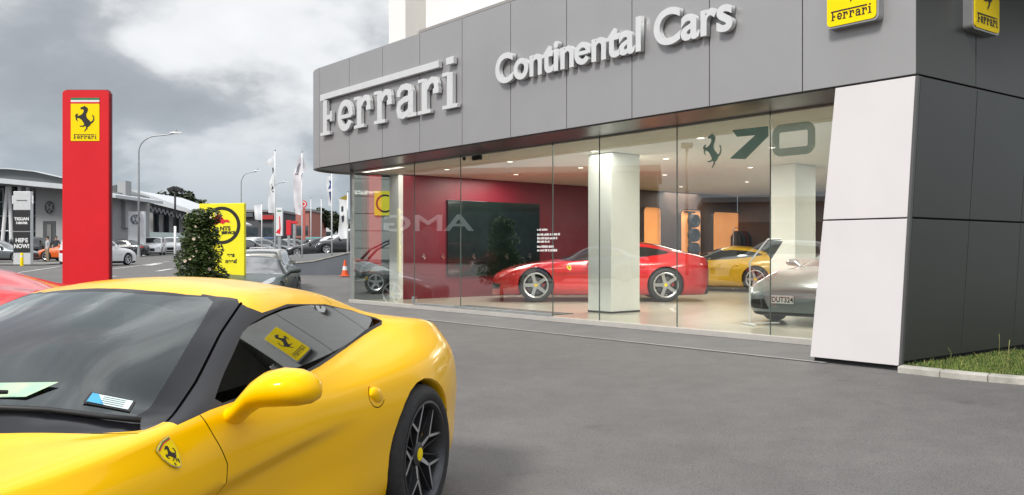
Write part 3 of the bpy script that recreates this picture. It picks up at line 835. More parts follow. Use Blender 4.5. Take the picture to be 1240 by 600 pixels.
pan('door_patch_fitting',GALV,gs[-2]-.03,gs[-2]+.03,GO+.013,GO+.05,FZ+.077,FZ+.20,bev=.003)
pan('door_sensor',BLK,s_at(577,GO+.1)-.12,s_at(577,GO+.1)+.12,GO+.05,GO+.12,FB-.11,FB-.02,bev=.01)
pan('door_sensor',BLK,s_at(561,GO+.1)-.03,s_at(561,GO+.1)+.03,GO+.05,GO+.10,FB-.08,FB-.02,bev=.01)
# leaning corner pier, white face (trapezoid) + joints
def quadprism(name,m,pts,th,parent=bld,outward=True):
    """pts: four (s,z) corners on the facade plane"""
    b=MB(); vs=[(s,0,z) for s,z in pts]+[(s,-th,z) for s,z in pts]; n=len(pts)
    b.add(vs,[tuple(range(n)),tuple(range(2*n-1,n-1,-1))]+[(i,i+n,(i+1)%n+n,(i+1)%n) for i in range(n)])
    return b.build(name,m,parent,bevel=.004)
HB=.055
def le(z): return .893+(1.201-.893)*(FB-.02-z)/(FB-.02-HB)      # left edge of the pier
def re(z): return .01+(.186-.01)*(FB-.02-z)/(FB-.02-HB)        # right edge
ZJ=1.59
quadprism('pier_panel',FASC2,[(re(ZJ+.008),ZJ+.008),(le(ZJ+.008),ZJ+.008),(le(FB-.022),FB-.022),(re(FB-.022),FB-.022)],.05)
quadprism('pier_panel',FASC2,[(re(HB),HB),(le(HB),HB),(le(ZJ-.008),ZJ-.008),(re(ZJ-.008),ZJ-.008)],.05)
b=MB(); vs=[];
for z in (-.02,FB-.001):
    l,r_=le(z)-.03,re(z)+.01
    vs+=[(r_,-.045,z),(l,-.045,z),(l,-1.3,z),(r_,-1.3,z)]
b.add(vs,[(0,1,2,3),(7,6,5,4),(0,4,5,1),(1,5,6,2),(2,6,7,3),(3,7,4,0)]); b.build('pier_core',JOINT,bld)
# side wall leaning with the pier: below the fascia line
SV=Vector((.806,.592)); 
# local direction of the side wall
lsx=SV.x*DX+SV.y*DY; lsy=-(SV.x*.768+SV.y*.64)
def sidep(name,m,t0,t1,z0,z1,shift,th=.04,off=.0):
    """panel on the side wall from t0 to t1"""
    b=MB(); vs=[]
    nx,ny=-lsy,lsx
    if nx>0: nx,ny=-nx,-ny
    for inner in (0,1):
        for t,z in ((t0,z0),(t1,z0),(t1,z1),(t0,z1)):
            sh=shift(z)
            vs.append((lsx*t+sh-nx*th*inner+nx*off,lsy*t-ny*th*inner+ny*off,z))
    b.add(vs,[(0,1,2,3),(7,6,5,4),(0,4,5,1),(1,5,6,2),(2,6,7,3),(3,7,4,0)])
    return b.build(name,m,bld,bevel=.004)
lean=lambda z: re(z)-.028
zero=lambda z: 0.0
W1=1.25; 
for k in range(5):
    t0=.06 if k==0 else k*W1+.007; t1=(k+1)*W1-.007
    sidep('side_panel',SIDEP,t0,t1,ZJ+.010,FB-.022,lean)
    sidep('side_panel',SIDEP,t0,t1,.10,ZJ-.010,lean)
    sidep('side_panel',SIDEP,(.006 if k==0 else k*W1+.007),t1,FB+.002,FT,zero)
sidep('side_edge_strip',mat('edge strip grey',(.13,.13,.13),metal=.4,rough=.4),.003,.052,HB,FB-.022,lean)
sidep('side_core',JOINT,.03,5*W1,-.05,FB-.005,lambda z:re(z)+.02,th=.05)
sidep('side_core',JOINT,.03,5*W1,FB,FT-.01,lambda z:.045,th=.05)
# ---------------- lettering on the fascia
let=bempty('fascia_lettering',s=s_at(392.7,0),o=.0,z=3.71,rz=PI,label='raised silver white slab serif Ferrari letters on the left end of the grey fascia',cat='sign')
WF=s_at(392.7,0)-s_at(557.5,0)
def mk(n,ps):
    b=MB()
    for i,p in enumerate(ps): b.prism(p,.022,.095+.0015*i,FACE)
    b.build(n,LETTER,let,bevel=.006)
slab_word(WF,.885,0,mk)
def word_letters(root,body,width,cap,m,ext,off):
    """one mesh per letter, laid out by the font's own advance"""
    full=text_mesh(body,1,0,0); xs=[v.co.x for v in full.vertices]; ys=[v.co.y for v in full.vertices]
    w0=max(xs)-min(xs); xmin=min(xs)
    capm=text_mesh('C',1,0,0); hc=max(v.co.y for v in capm.vertices)-min(v.co.y for v in capm.vertices)
    sz=cap/hc; sx=width/(w0*sz)
    for i,ch in enumerate(body):
        if ch==' ': continue
        a=text_mesh(body[:i]+ch,1,0,0); 
        if ch=='e':
            b=MB(); w1=r1=max(v.co.x for v in text_mesh('e',1,0,0).vertices); xh=max(v.co.y for v in text_mesh('e',1,0,0).vertices)
            cx_,cy_=w1*.52,xh*.5; th=.125
            for i,pl_ in enumerate((stroke([(.06,cy_+.01),(w1*.93,cy_+.01)],.085),stroke([(w1*.93,cy_-.02)]+arc(cx_,cy_,w1*.42,xh*.42,0,180,14)+arc(cx_,cy_,w1*.42,xh*.42,180,325,12)[1:],th))):
                b.prism(pl_,-ext/sz,ext/sz+.0015*i)
            q=b.build('e',m); one=q.data; bpy.data.objects.remove(q)
        else: one=text_mesh(ch,1,ext/sz,off)
        right=max(v.co.x for v in a.vertices); r1=max(v.co.x for v in text_mesh(ch,1,0,0).vertices)
        dx=right-r1
        one.transform(Matrix.Diagonal((sz*sx,sz,sz,1))@T((dx-xmin,0,0)))
        one.transform(T((0,-.022-ext,0))@FACE); one.materials.clear(); one.materials.append(m)
        o=bpy.data.objects.new('letter',one); COL.objects.link(o); o.parent=root
let2=bempty('fascia_lettering',s=s_at(606,0),o=0,z=3.945,rz=PI,label='raised white rounded sans Continental Cars letters across the middle of the grey fascia',cat='sign')
word_letters(let2,'Continental Cars',s_at(606,0)-s_at(891,0),.45,LETTER,.036,.026)
# ---------------- yellow badge signs
def badge(name,root,wd,ht,th=.11):
    b=MB(); 
    def rr(w,h,r):
        p=[]
        for cx,cz,s0 in ((w-r,h-r,0),(r,h-r,90),(r,r,180),(w-r,r,270)):
            p+=[(cx+r*math.cos(R(s0+a)),cz+r*math.sin(R(s0+a))) for a in range(0,91,18)]
        return p
    b.prism(rr(wd,ht,.05),.0,th,FACE); b.build('sign_case',CHROME if False else mat('brushed sign case',(.42,.43,.44),rough=.35,metal=.7),root,bevel=.006)
    b=MB(); b.prism([(x*.93+wd*.035,z*.95+ht*.025) for x,z in rr(wd,ht,.05)],th+.001,th+.012,FACE); b.build('sign_face',SIGNY,root,bevel=.004)
    b=MB(); M=T((0,-th-.0125,0))@FACE
    b.prism(horse_poly(wd*.5,ht*.58,ht*.56),0,.004,M); b.build('horse_emblem',INK,root)
    b=MB(); add_slab_flat(b,wd*.76,ht*.125,T((wd*.12,-th-.0125,ht*.10))@FACE); b.build('sign_wording',INK,root)
    if ht>.7:
        pass
sb=s_at(1000,.11)
bd=bempty('badge_sign',s=sb,o=.002,z=wz(39,KY+DY*sb)+.0,rz=PI,label='square yellow horse badge on the light front fascia above the white pier',cat='sign')
badge('b',bd,s_at(1000,.11)-s_at(1064,.11),.82)
ta=.95
ang=math.atan2(SV.y,SV.x)
bd2=empty('badge_sign',(KX+SV.x*ta,KY+SV.y*ta,wz(37,KY+SV.y*ta)),ang,label='yellow horse badge on the dark side wall at the right edge of the photo',cat='sign')
badge('b',bd2,.60,.82)
# ---------------- window film: 70 and the horse, on the outside of the glass
film=bempty('window_decal',s=s_at(850,GO),o=GO+.009,z=0,rz=PI,label='translucent teal 70 with horse on the shop front glass near the white pier',cat='decal')
s0f=s_at(850,GO)
def fx(px): return s0f-s_at(px,GO)
def fz_(px,py):
    s=s_at(px,GO); Y=KY-.64*GO+DY*s; return wz(py,Y)
def fp(px,py): return (fx(px),fz_(px,py))
b=MB(); b.prism([fp(*p) for p in ((887,158),(931,153),(931,165),(903,193),(884,192.5),(915,164),(893,166))],0,.002,FACE); b.build('digit',TEAL,film)
def zero_ring():
    x0,x1=fx(935.5),fx(987.5); z0=fz_(960,188.5); z1=fz_(960,149.5)
    out=[];inn=[]
    for (cx,cz,s0) in ((x1,z1,0),(x0,z1,90),(x0,z0,180),(x1,z0,270)):
        r=.13; sx=-1 if cx==x1 else 1; sz=-1 if cz==z1 else 1
        for a in range(0,91,15):
            out.append((cx+sx*r+r*math.cos(R(s0+a)),cz+sz*r+r*math.sin(R(s0+a))))
            r2=.025; tx=.105; tz=.105
            inn.append((cx+sx*(tx+r2)+r2*math.cos(R(s0+a)),cz+sz*(tz+r2)+r2*math.sin(R(s0+a))))
    return out,inn
out,inn=zero_ring(); n=len(out); b=MB()
vs=[(x,z,0) for x,z in out]+[(x,z,0) for x,z in inn]
b.add(vs,[(i,(i+1)%n,(i+1)%n+n,i+n) for i in range(n)],T((0,0,0))@FACE); b.build('digit',TEAL,film)
hp=[((x-250)/240*.50,(337-y)/240*.50) for x,y in HORSE]; hx0,hz0=fp(863,183)
b=MB(); b.prism([(hx0+x*.85,hz0+y) for x,y in hp],0,.002,FACE); b.build('horse_emblem',TEAL,film)
HAZE=glass_mat('faint white film',(.80,.84,.83),refl=1.2)
me=text_mesh('1947  FERRARI  2017',.1,0,0,sx=.9)
# small lines of white print beside the doors
prt=bempty('window_lettering',s=s_at(651,GO),o=GO+.009,z=0,rz=PI,label='small white lines of print on the shop front glass left of the centre column',cat='decal')
sP=s_at(651,GO); YP=KY-.64*GO+DY*sP
rnd=random.Random(4)
for L_,py in ((.26,278.5),(.56,284.5),(.50,289),(.30,293),(.42,299),(.50,303.5)):
    b=MB(); x_=0
    while x_<L_:
        w_=rnd.uniform(.018,.034)
        b.box(x_,x_+w_,-.001,0,wz(py,YP)-.018,wz(py,YP)+rnd.choice((.012,.018,.022))); x_+=w_+rnd.choice((.008,.008,.026))
    b.build('text_line',WHITE,prt)
# ---------------- things inside
mt=bempty('door_mat',s=s_at(655,GO-.2),o=GO-.95,z=FZ,rz=PI,label='long dark mat on the showroom floor inside the glass doors',cat='mat')
boxo('mat_pile',BLK,(0,s_at(655,GO)-0+0 and (s_at(505,GO)-s_at(655,GO))*-1+ (s_at(505,GO)-s_at(655,GO))*1 or 0,0,.7,0,.012)) if False else None
b=MB(); b.box(-(s_at(530,GO-.2)-s_at(655,GO-.2)),0,-.62,.05,0,.012); b.build('mat_pile',BLK,mt,bevel=.003)
mt.location=mt.location
# clothes on a rail, wheels on the wall, display stand
ox_=on_red(894)
cl=bempty('clothes_rail',s=EW-.35,o=ox_,z=FZ,label='dark jackets hanging on a rail before the lit orange niche',cat='clothes rail')
b=MB(); b.tube([(0,-.75,0),(0,-.75,1.9),(0,.75,1.9),(0,.75,0)],.018); b.box(-.25,.25,-.78,-.72,0,.03); b.box(-.25,.25,.72,.78,0,.03); b.build('rail',CHROME,cl)
for k in range(7):
    y=-.6+.2*k; b=MB(); h=.95+.1*(k%3)
    b.prism([(-.22,1.78-h),(.22,1.78-h),(.20,1.62),(.05,1.80),(-.05,1.80),(-.20,1.62)],-.04,.04,T((0,y,0))@FACE)
    b.build('jacket',[BLK,mat('dark red cloth',(.10,.02,.02),rough=.9),mat('slate cloth',(.05,.05,.06),rough=.9)][k%3],cl,bevel=.02)
o=on_red(833); xw=KX+DX*(EW-.22)-.768*o; yw=KY+DY*(EW-.22)-.64*o
rk=empty('wall_rack',(xw,yw,wz(285,yw)),BA+PI/2,label='black wall rack of three dark wheels between the two lit niches',cat='rack')
b=MB(); b.box(-.05,.05,-.17,-.12,-.9,.75); b.box(-.25,.25,-.17,-.12,.7,.75); b.build('rack_post',BLK,rk)
for k in range(3):
    ty,rm,hb,ds=wheel_meshes(.21,.17,.2,'five',False); w_=rm.build('wheel',[DALLOY,DALLOY],rk,loc=(0,0,-.44+.44*k)); ty.build('tyre',TYRE,w_,smooth=50)
st=empty('display_stand',(wx(908,13.4),13.4,FZ),R(12),label='thin white angular display frame standing beside the silver car',cat='stand')
b=MB(); b.tube([(.5,0,.03),(0,0,.03),(0,0,.98),(.30,0,1.33),(.52,0,1.33)],.014,8); b.tube([(0,-.18,.015),(0,.22,.015)],.014,8); b.build('frame',WHITE,st)
b=MB(); b.prism([(.36,1.02),(.56,1.30),(.36,1.32),(.22,1.20)],-.004,.004,FACE); b.build('panel',mat('smoked panel',(.03,.035,.035),rough=.1,coat=1),st)
# ---------------- showroom cars
def place(o,loc,heading):
    o.location=loc; o.rotation_euler=(0,0,heading)
sc_=1.07
rcar=make_coupe('sports_coupe',SH_MD,RED,WP_FIVE,label='red grand tourer standing side on inside the showroom',cat='car')
rcar.scale=(sc_,sc_,sc_); YR=19.4+.95*sc_
place(rcar,(wx(806.5,19.4),YR,FZ),PI)
ycar2=make_coupe('sports_coupe',SH_MD,mat('deep yellow paint',(.62,.36,.01),rough=.3,coat=.8),WP_FIVE,label='yellow sports coupe at the back of the showroom behind the red one',cat='car')
place(ycar2,(7.2,24.8,FZ),R(150)); 
scar=make_coupe('sports_car',SH_SPI,SILV,WP_FIVE,label='silver grey sports car with number plate DUT324 beside the white pier',cat='car')
hd=Vector((-.68,-.733))
# axle positions from the near wheel
place(scar,(4.38-hd.x*3.64,13.2-hd.y*3.64,FZ),math.atan2(hd.y,hd.x))
pl=MB(); M=T((3.66,-.27,.40))@RZ(PI/2)
pl.box(-.18,.18,-.006,.006,-.0625,.0625,M); plate=pl.build('number_plate',WHITE,scar,bevel=.002)
me=text_mesh('DUT324',.115,.001,.002,align='CENTER',sx=.86); me.transform(T((0,0,0)))
me.transform(M@T((0,-.0065,-.04))@FACE); me.materials.clear(); me.materials.append(INK)
o=bpy.data.objects.new('plate_number',me); COL.objects.link(o); o.parent=plate
b=MB()
b.build
# red coupe outside at the left edge
rc2=make_coupe('sports_coupe',SH_MD,RED,WP_FIVE,label='red sports coupe cut off by the left edge of the photo, beyond the yellow one',cat='car')
[o.data.materials.__setitem__(0,RED) for o in rc2.children if o.name.startswith('rear_window')]
place(rc2,(-5.72,9.75,ground_z(-5.4,9.6)-.03),PI)
# ---------------- forecourt strips
def strip(name,m,s0,s1,o0,o1,z0,z1,kind=True):
    vs=[]
    for s in (s0,s1):
        for o,z in ((o0,z0),(o1,z1)):
            vs.append((KX+DX*s-.768*o,KY+DY*s-.64*o,z))
    b=MB(); b.add(vs,[(0,1,3,2)]); ob=b.build(name,m,fixn=False); 
    me=ob.data
    if me.polygons[0].normal.z<0: me.flip_normals()
    return tag(ob,kind='structure')
strip('entrance_path',mat('entrance paving',(.15,.145,.145),rough=.8,var=.12,scale=2,bump=.3,bscale=70),1.0,SEND+2.5,.0,GO+.07,.006,.055)
strip('path_edging',mat('edging line',(.30,.29,.28),rough=.8,var=.2),1.0,SEND+2.5,.045,-.012,.008,.010)
# kerb and grass bed at the right
kp=[(wx(1086,8.9),8.9),(wx(1120,8.75)+.02,8.62),(4.42,8.36),(4.75,8.08),(5.2,7.80),(5.9,7.5),(7.2,7.2),(9,7.0)]
kb=empty('kerb',(0,0,0),label='pale concrete kerb curving along the foot of the grass bed',cat='kerb')
L1=[Vector(p) for p in kp]
def off(pts,d):
    o=[]
    for i,p in enumerate(pts):
        t=(pts[min(i+1,len(pts)-1)]-pts[max(i-1,0)]).normalized(); o.append(p+Vector((-t.y,t.x))*d)
    return o
fine=[]
for i in range(len(L1)-1):
    for k in range(6): fine.append(L1[i].lerp(L1[i+1],k/6))
for _ in range(5): fine=[fine[0]]+[(fine[i-1]+fine[i]*2+fine[i+1])/4 for i in range(1,len(fine)-1)]+[fine[-1]]
inner=off(fine,.11)
seg=7; i=0
while i<len(fine)-1:
    j=min(i+seg,len(fine)-1); b=MB(); vs=[];fs=[]
    for k in range(i,j+1):
        a=fine[k];c=inner[k]
        if k==i: a=a.lerp(fine[k+1],.06); c=c.lerp(inner[k+1],.06)
        gz=ground_z(a.x,a.y)-.02
        vs+=[(a.x,a.y,gz),(a.x,a.y,gz+.085),(c.x,c.y,gz+.095),(c.x,c.y,gz)]
    n=j-i
    for k in range(n):
        q=k*4; fs+=[(q,q+4,q+5,q+1),(q+1,q+5,q+6,q+2),(q+2,q+6,q+7,q+3)]
    fs+=[(0,1,2,3),(n*4+3,n*4+2,n*4+1,n*4)]
    b.add(vs,fs); b.build('kerb_stone',CONC,kb,bevel=.012); i=j
# bed soil and grass
bed=[(p.x,p.y) for p in inner]+[(KX+SV.x*8,KY+SV.y*8),(KX-.10,KY+.12)]
b=MB(); b.prism(bed,-.06,.045); o=b.build('grass_bed',mat('bed soil',(.07,.075,.03),rough=.95,var=.4,scale=12)); tag(o,kind='structure')
gb=MB(); rnd=random.Random(3)
cnt=0
while cnt<17000:
    x=rnd.uniform(3.9,8.2); y=rnd.uniform(7.0,13.2)
    if not inpoly(x,y,bed): continue
    if x>6.0 and rnd.random()<.75: continue
    cnt+=1
    h=rnd.uniform(.02,.055)*(1.5 if rnd.random()<.05 else 1); a=rnd.uniform(0,2*PI); l=rnd.uniform(.1,.8)*h; wd=rnd.uniform(.003,.006)
    dx,dy=math.cos(a),math.sin(a)
    gb.mi=rnd.choice((0,0,1,2))
    gb.add([(x-dy*wd,y+dx*wd,.04),(x+dy*wd,y-dx*wd,.04),(x+dx*l*.4+dy*wd*.7,y+dy*l*.4-dx*wd*.7,.04+h*.6),(x+dx*l,y+dy*l,.04+h),(x+dx*l*.4-dy*wd*.7,y+dy*l*.4+dx*wd*.7,.04+h*.6)],[(0,1,2,3,4)])
for k in range(9):   # seed heads and broad weeds
    x=rnd.uniform(4.4,5.6); y=rnd.uniform(8.3,9.8)
    if not inpoly(x,y,bed): continue
    h=rnd.uniform(.12,.34); gb.mi=1; gb.tube([(x,y,.04),(x+.01,y,.04+h*.6),(x+rnd.uniform(-.04,.04),y,.04+h)],[.003,.002,.004],4)
o=gb.build('grass',[GRASSM,mat('dry grass',(.26,.26,.09),rough=.8,var=.3,scale=4),mat('dark grass',(.04,.09,.02),rough=.8,var=.3,scale=4)],fixn=False); tag(o,kind='stuff',label='short green grass growing in the bed beside the charcoal wall',cat='grass')
def sheet(name,m,xs,ys,lift=0):
    vs=[(x,y,ground_z(x,y)+lift) for y in ys for x in xs]; n=len(xs)
    fs=[(j*n+i,j*n+i+1,(j+1)*n+i+1,(j+1)*n+i) for j in range(len(ys)-1) for i in range(n-1)]
    b=MB(); b.add(vs,fs); o=b.build(name,m,smooth=True,fixn=False); tag(o,kind='structure'); return o
# ------------------------------------------------------------------ THE STREET
def G(px,Y): return (wx(px,Y),Y,ground_z(wx(px,Y),Y))
def local_py(py,Y,gz): return wz(py,Y)-gz
# ---------------- red pylon
x,y,z=G(75.5,22)
py_=empty('pylon_sign',(x,y,z),R(0),label='tall red pylon sign with yellow horse badge near its top',cat='sign')
WPY=1.17; HPY=wz(109.5,22)-z
def rrp(w,h,r,x0=0,z0=0):
    p=[]
    for cx,cz,s0 in ((w-r,h-r,0),(r,h-r,90)):
        p+=[(x0+cx+r*math.cos(R(s0+a)),z0+cz+r*math.sin(R(s0+a))) for a in range(0,91,15)]
    return p+[(x0,z0),(x0+w,z0)]
b=MB(); b.prism(rrp(WPY,HPY,.09),-.16,.0,T((0,.0,0))@FACE); b.build('pylon_body',PYRED,py_,bevel=.012)
b=MB(); b.box(-.0+.02,WPY-.02,.17,.26,.0,HPY-.05); b.build('pylon_back',mat('pylon edge dark',(.18,.01,.02),rough=.5),py_)
b=MB(); b.prism(rrp(WPY+.03,HPY+.03,.10,-.015,0),-.13,-.09,FACE); b.build('pylon_trim',mat('pylon edge dark',(.18,.01,.02)),py_)
k=22/1050
bx0,bx1=(86.0-75.5)*k,(120.5-75.5)*k; bz1=wz(126,22)-z; bz0=wz(171,22)-z
b=MB(); b.box(bx0,bx1,-.012,-.001,bz0,bz1); b.build('badge_panel',SIGNY,py_)
zt=wz(118.8,22)-z; zb_=bz1+.002
for i,(m,a,c) in enumerate(((GREENI,.62,1),(WHITE,.3,.62),(REDI,0,.3))):
    b=MB(); b.box(bx0,bx1,-.012,-.001,zb_+(zt-zb_)*a+.0008,zb_+(zt-zb_)*c); b.build('tricolour_band',m,py_)
b=MB(); b.prism(horse_poly((bx0+bx1)/2-.005,bz0+(bz1-bz0)*.60,(bz1-bz0)*.70),0,.005,T((0,-.0125,0))@FACE); b.build('horse_emblem',INK,py_)
b=MB(); add_slab_flat(b,(bx1-bx0)*.80,(bz1-bz0)*.125,T((bx0+(bx1-bx0)*.10,-.0125,bz0+.05))@FACE); b.build('sign_wording',INK,py_)
# ---------------- yellow round-logo sign
Ys=20.0; x,y,z=G(241,Ys)
ys_=empty('advertising_sign',(x,y,z),R(-16),label='bright yellow upright sign with black ring and red hopping shape behind the bush',cat='sign')
k=Ys/1050; Wd=54.3*k; Hd=wz(247,Ys)-z
ys_.scale=(1.15,1,1)
b=MB(); b.box(0,Wd,0,.08,.02,Hd); b.build('sign_panel',SIGNY2,ys_,bevel=.01)
cx,cz=(268.3-241)*k,wz(273.5,Ys)-z; r1,r0=22.6*k,18.6*k
b=MB(); vs=[];n=56
for rr in (r1,r0): vs+=[(cx+rr*math.cos(2*PI*i/n),-.004,cz+rr*math.sin(2*PI*i/n)) for i in range(n)]
b.add(vs,[(i,(i+1)%n,(i+1)%n+n,i+n) for i in range(n)]); b.build('black_ring',INK,ys_)
sh=[(257,268),(262,263),(266,260),(270,265),(274,269),(270,272),(266,270),(262,273),(259,271)]
sh2=[(271,267),(276,266.5),(279,270),(275,270)]
b=MB()
for q in (sh,sh2): b.prism([((px-241)*k,wz(p2,Ys)-z) for px,p2 in q],.002,.006,FACE)
b.build('red_emblem',REDI,ys_)
for t,px,p2,szz,al in (('NTS',279,279.5,.13,'RIGHT'),('SERVICE',284.5,283.8,.085,'RIGHT'),('t',271,304.5,.13,'RIGHT'),('ees',284,311,.13,'RIGHT'),('need',286.5,318.5,.13,'RIGHT')):
    text_obj('sign_wording',t,szz,INK,ys_,T(((px-241)*k,-.004,wz(p2,Ys)-z)),ext=.0006,off=.006,align=al)
# ---------------- bush
def leaf_cloud(mb,centers,n,size,rnd,flat=.6):
    for i in range(n):
        c,rad=rnd.choice(centers)
        while True:
            v=Vector((rnd.uniform(-1,1),rnd.uniform(-1,1),rnd.uniform(-1,1)))
            if v.length<=1: break
        v=v.normalized()*(v.length**.45)
        p=Vector(c)+Vector((v.x*rad[0],v.y*rad[1],v.z*rad[2]))
        a=rnd.uniform(0,2*PI); t=rnd.uniform(-.9,.9); s=size*rnd.uniform(.6,1.3)
        M=T(p)@Matrix.Rotation(a,4,'Z')@Matrix.Rotation(t,4,'X')@Matrix.Rotation(rnd.uniform(-.6,.6),4,'Y')
        mb.add([(-s*.5,0,0),(0,-s*.26,.03*s),(s*.5,0,0),(0,s*.26,.03*s)],[(0,1,2,3)],M)
rnd=random.Random(11)
Yb=17.0; x,y,z=G(245,Yb); k=Yb/1050
bush=empty('flowering_bush',(x,y,z),0,label='dark green camellia bush dotted with pale blossoms in front of the yellow sign',cat='bush')
Hb=wz(252,Yb)-z
cs=[]
for i in range(60):
    t=rnd.random(); zz_=.45+t*(Hb-.62); wdt=.66*(1-.66*t)
    a=rnd.uniform(0,2*PI); q=rnd.uniform(.3,.78)*wdt
    r_=rnd.uniform(.15,.25); cs.append(((q*math.cos(a),q*math.sin(a),zz_),(r_,r_,r_*.85)))
for t in (.2,.5,.75): cs.append(((0,0,.4+t*(Hb-.6)),(.33-.14*t,.33-.14*t,.3)))
cs.append(((-.1,0,Hb-.22),(.2,.2,.2)))
mb=MB(); leaf_cloud(mb,cs,15000,.075,rnd); 
lv=mb.build('foliage',LEAF,bush,fixn=False)
mb=MB()
for i in range(34):
    c,r_=rnd.choice(cs); v=Vector((rnd.uniform(-1,1),-rnd.uniform(.2,1),rnd.uniform(-.3,1))).normalized()
    p=Vector(c)+Vector((v.x*r_[0],v.y*r_[1],v.z*r_[2])); s=rnd.uniform(.015,.035)
    for q in range(6):
        a=2*PI*q/6; mb.add([p,p+Vector((s*math.cos(a),-s*.5,s*math.sin(a))),p+Vector((s*1.1*math.cos(a+.5),-s*.2,s*1.1*math.sin(a+.5))),p+Vector((s*math.cos(a+1),-s*.5,s*math.sin(a+1)))],[(0,1,2,3)])
mb.build('blossom',BLOOM,bush,fixn=False)
mb=MB()
mb.tube([(0,0,0),(.02,0,.5),(0,.02,1.2),(.02,0,Hb-.3)],[.05,.04,.03,.01],8)
for i in range(9):
    a=rnd.uniform(0,6.28); h=.3+.17*i; mb.tube([(0,0,h),(.2*math.cos(a),.2*math.sin(a),h+.15),(.38*math.cos(a),.38*math.sin(a),h+.28)],[.02,.014,.006],6)
mb.build('trunk',BARK,bush,smooth=True)
# ---------------- lamp posts
def lamp(px,Y,top_py,arm_px,label,base_py=None,thick=.09):
    x,y,z=G(px,Y); H=wz(top_py,Y)-z
    e=empty('street_lamp',(x,y,z),0,label=label,cat='street lamp',group='grey street lamps along the road')
    L_=(arm_px-px)/1050*Y
    b=MB(); pts=[(0,0,0),(0,0,H*.55),(0,0,H-1.6)]
    s_=1 if L_>0 else -1
    pts+=[(s_*(1-math.cos(R(a)))*min(1.8,abs(L_)*.5),0,H-1.6+1.35*math.sin(R(a))) for a in range(15,91,15)]+[(L_*.8,0,H-.15),(L_,0,H)]
    b.tube(pts,[thick,thick*.85,thick*.7]+[thick*.6]*8,10); b.build('pole',GALV,e,smooth=True)
    b=MB(); M=T((L_,0,H))
    b.prism([(-.45,-.10),(.1,-.12),(.5,-.05),(.5,.05),(.1,.12),(-.45,.10)],-.07,.06,M); b.build('lamp_head',WHITE,e,bevel=.03)
    b=MB(); b.box(-.06,.06,-.06,.06,.065,.28,M); b.build('photocell',GALV,e,bevel=.02)
    b=MB(); b.lathe([(.16,0),(.16,.05),(.11,.5),(.1,1.0)],12); b.build('base_plate',GALV,e,smooth=40)
lamp(168,72,161,213,'tall grey curved street lamp right of the red pylon')
lamp(292,108,207,312,'curved street lamp rising behind the yellow sign')
lamp(331,135,220,346,'farthest curved street lamp, its arm right of the first flag pole')
x,y,z=G(212,58); e=empty('park_light',(x,y,z),0,label='short pole light with two dark floodlights above the bush',cat='lamp post')
H=wz(231,58)-z
b=MB(); b.tube([(0,0,0),(0,0,H*.5)],.085,8); b.build('lower_pole',WHITE,e,smooth=True)
b=MB(); b.tube([(0,0,H*.5),(0,0,H)],.07,8); b.build('upper_pole',BLK,e,smooth=True)
for s in (-1,1):
    b=MB(); b.prism([(-.2,-.16),(.2,-.16),(.26,.12),(-.26,.12)],-.14,.14,T((s*.26,0,H+.1))@Matrix.Rotation(s*.35,4,'Y')@FACE); b.build('lamp_head',BLK,e,bevel=.03)
# ---------------- flags
FLW=mat('flag cloth white',(.72,.73,.75),rough=.9,var=.06,scale=1.5); FLP=mat('flag cloth pinkish',(.70,.67,.70),rough=.9,var=.08,scale=1.2)
FLD=mat('flag print dark',(.03,.04,.06),rough=.9); FLB=mat('flag print blue',(.05,.09,.22),rough=.9)
def flag(px,Y,top_py,base_py,label,cloth,mats,tip=True,r=.045):
    """cloth: list of (material index, polygon in photo pixels)"""
    x,y,_=G(px,Y); z=ground_z(x,y) if base_py is None else wz(base_py,Y)
    e=empty('flag_pole',(x,y,z),0,label=label,cat='flag')
    H=wz(top_py,Y)-z
    b=MB(); b.tube([(0,0,0),(0,0,H*.6),(0,0,H)],[r,r*.85,r*.6],10); b.build('pole',WHITE,e,smooth=True)
    b=MB(); b.lathe([(.001,H+.06),(.05,H+.03),(.05,H-.02),(.03,H-.05)],10); b.build('finial',GALV,e,smooth=True)
    b=MB(); kk=Y/1050
    for mi,poly in cloth:
        b.mi=mi
        # dense rippled strip: subdivide polygon by rows
        P=[((p-px)*kk,wz(q,Y)-z) for p,q in poly]
        tri=mg.tessellate_polygon([[Vector((a,c,0)) for a,c in P]])
        bm=bmesh.new(); vs=[bm.verts.new((a,0,c)) for a,c in P]
        for t in tri:
            try: bm.faces.new([vs[i] for i in t])
            except: pass
        bmesh.ops.subdivide_edges(bm,edges=bm.edges,cuts=4,use_grid_fill=True)
        for v in bm.verts: v.co.y=.10*math.sin(v.co.x*9+v.co.z*2.2)+.05*math.sin(v.co.z*5)-(.014 if mi else 0)
        bm.verts.index_update()
        b.add([v.co.copy() for v in bm.verts],[[v.index for v in f.verts] for f in bm.faces]); bm.free()
    b.build('flag',mats,e,smooth=True,fixn=False)
flag(333,50,182,None,'white flag pole with a tall banner of dark marks, left of the other tall one',[(0,[(332.5,187),(320.5,199),(331,203)]),(0,[(332.6,202),(330,212),(325.5,220),(325,258),(332,258.5)]),(1,[(331.5,203),(330.2,204),(330.6,211),(331.8,210)]),(1,[(328,222),(330.5,227),(331.5,229),(329.5,228.5),(328,231),(329,226)]),(1,[(329.2,231),(330.6,231),(330.6,233),(329.2,233)]),(1,[(329.4,235),(330.6,235),(330.6,237),(329.4,237)])],[FLW,FLD])
flag(365.8,50,184,316,'pale pink-grey banner drooping from the second tall flag pole',[(0,[(365.5,186),(359,199),(355,210),(357,259),(364.5,261),(365,212),(370.5,205)]),(1,[(359,203),(364,197),(361,212),(357,212)])],[FLP,mat('flag print grey',(.2,.2,.23),rough=.9)])
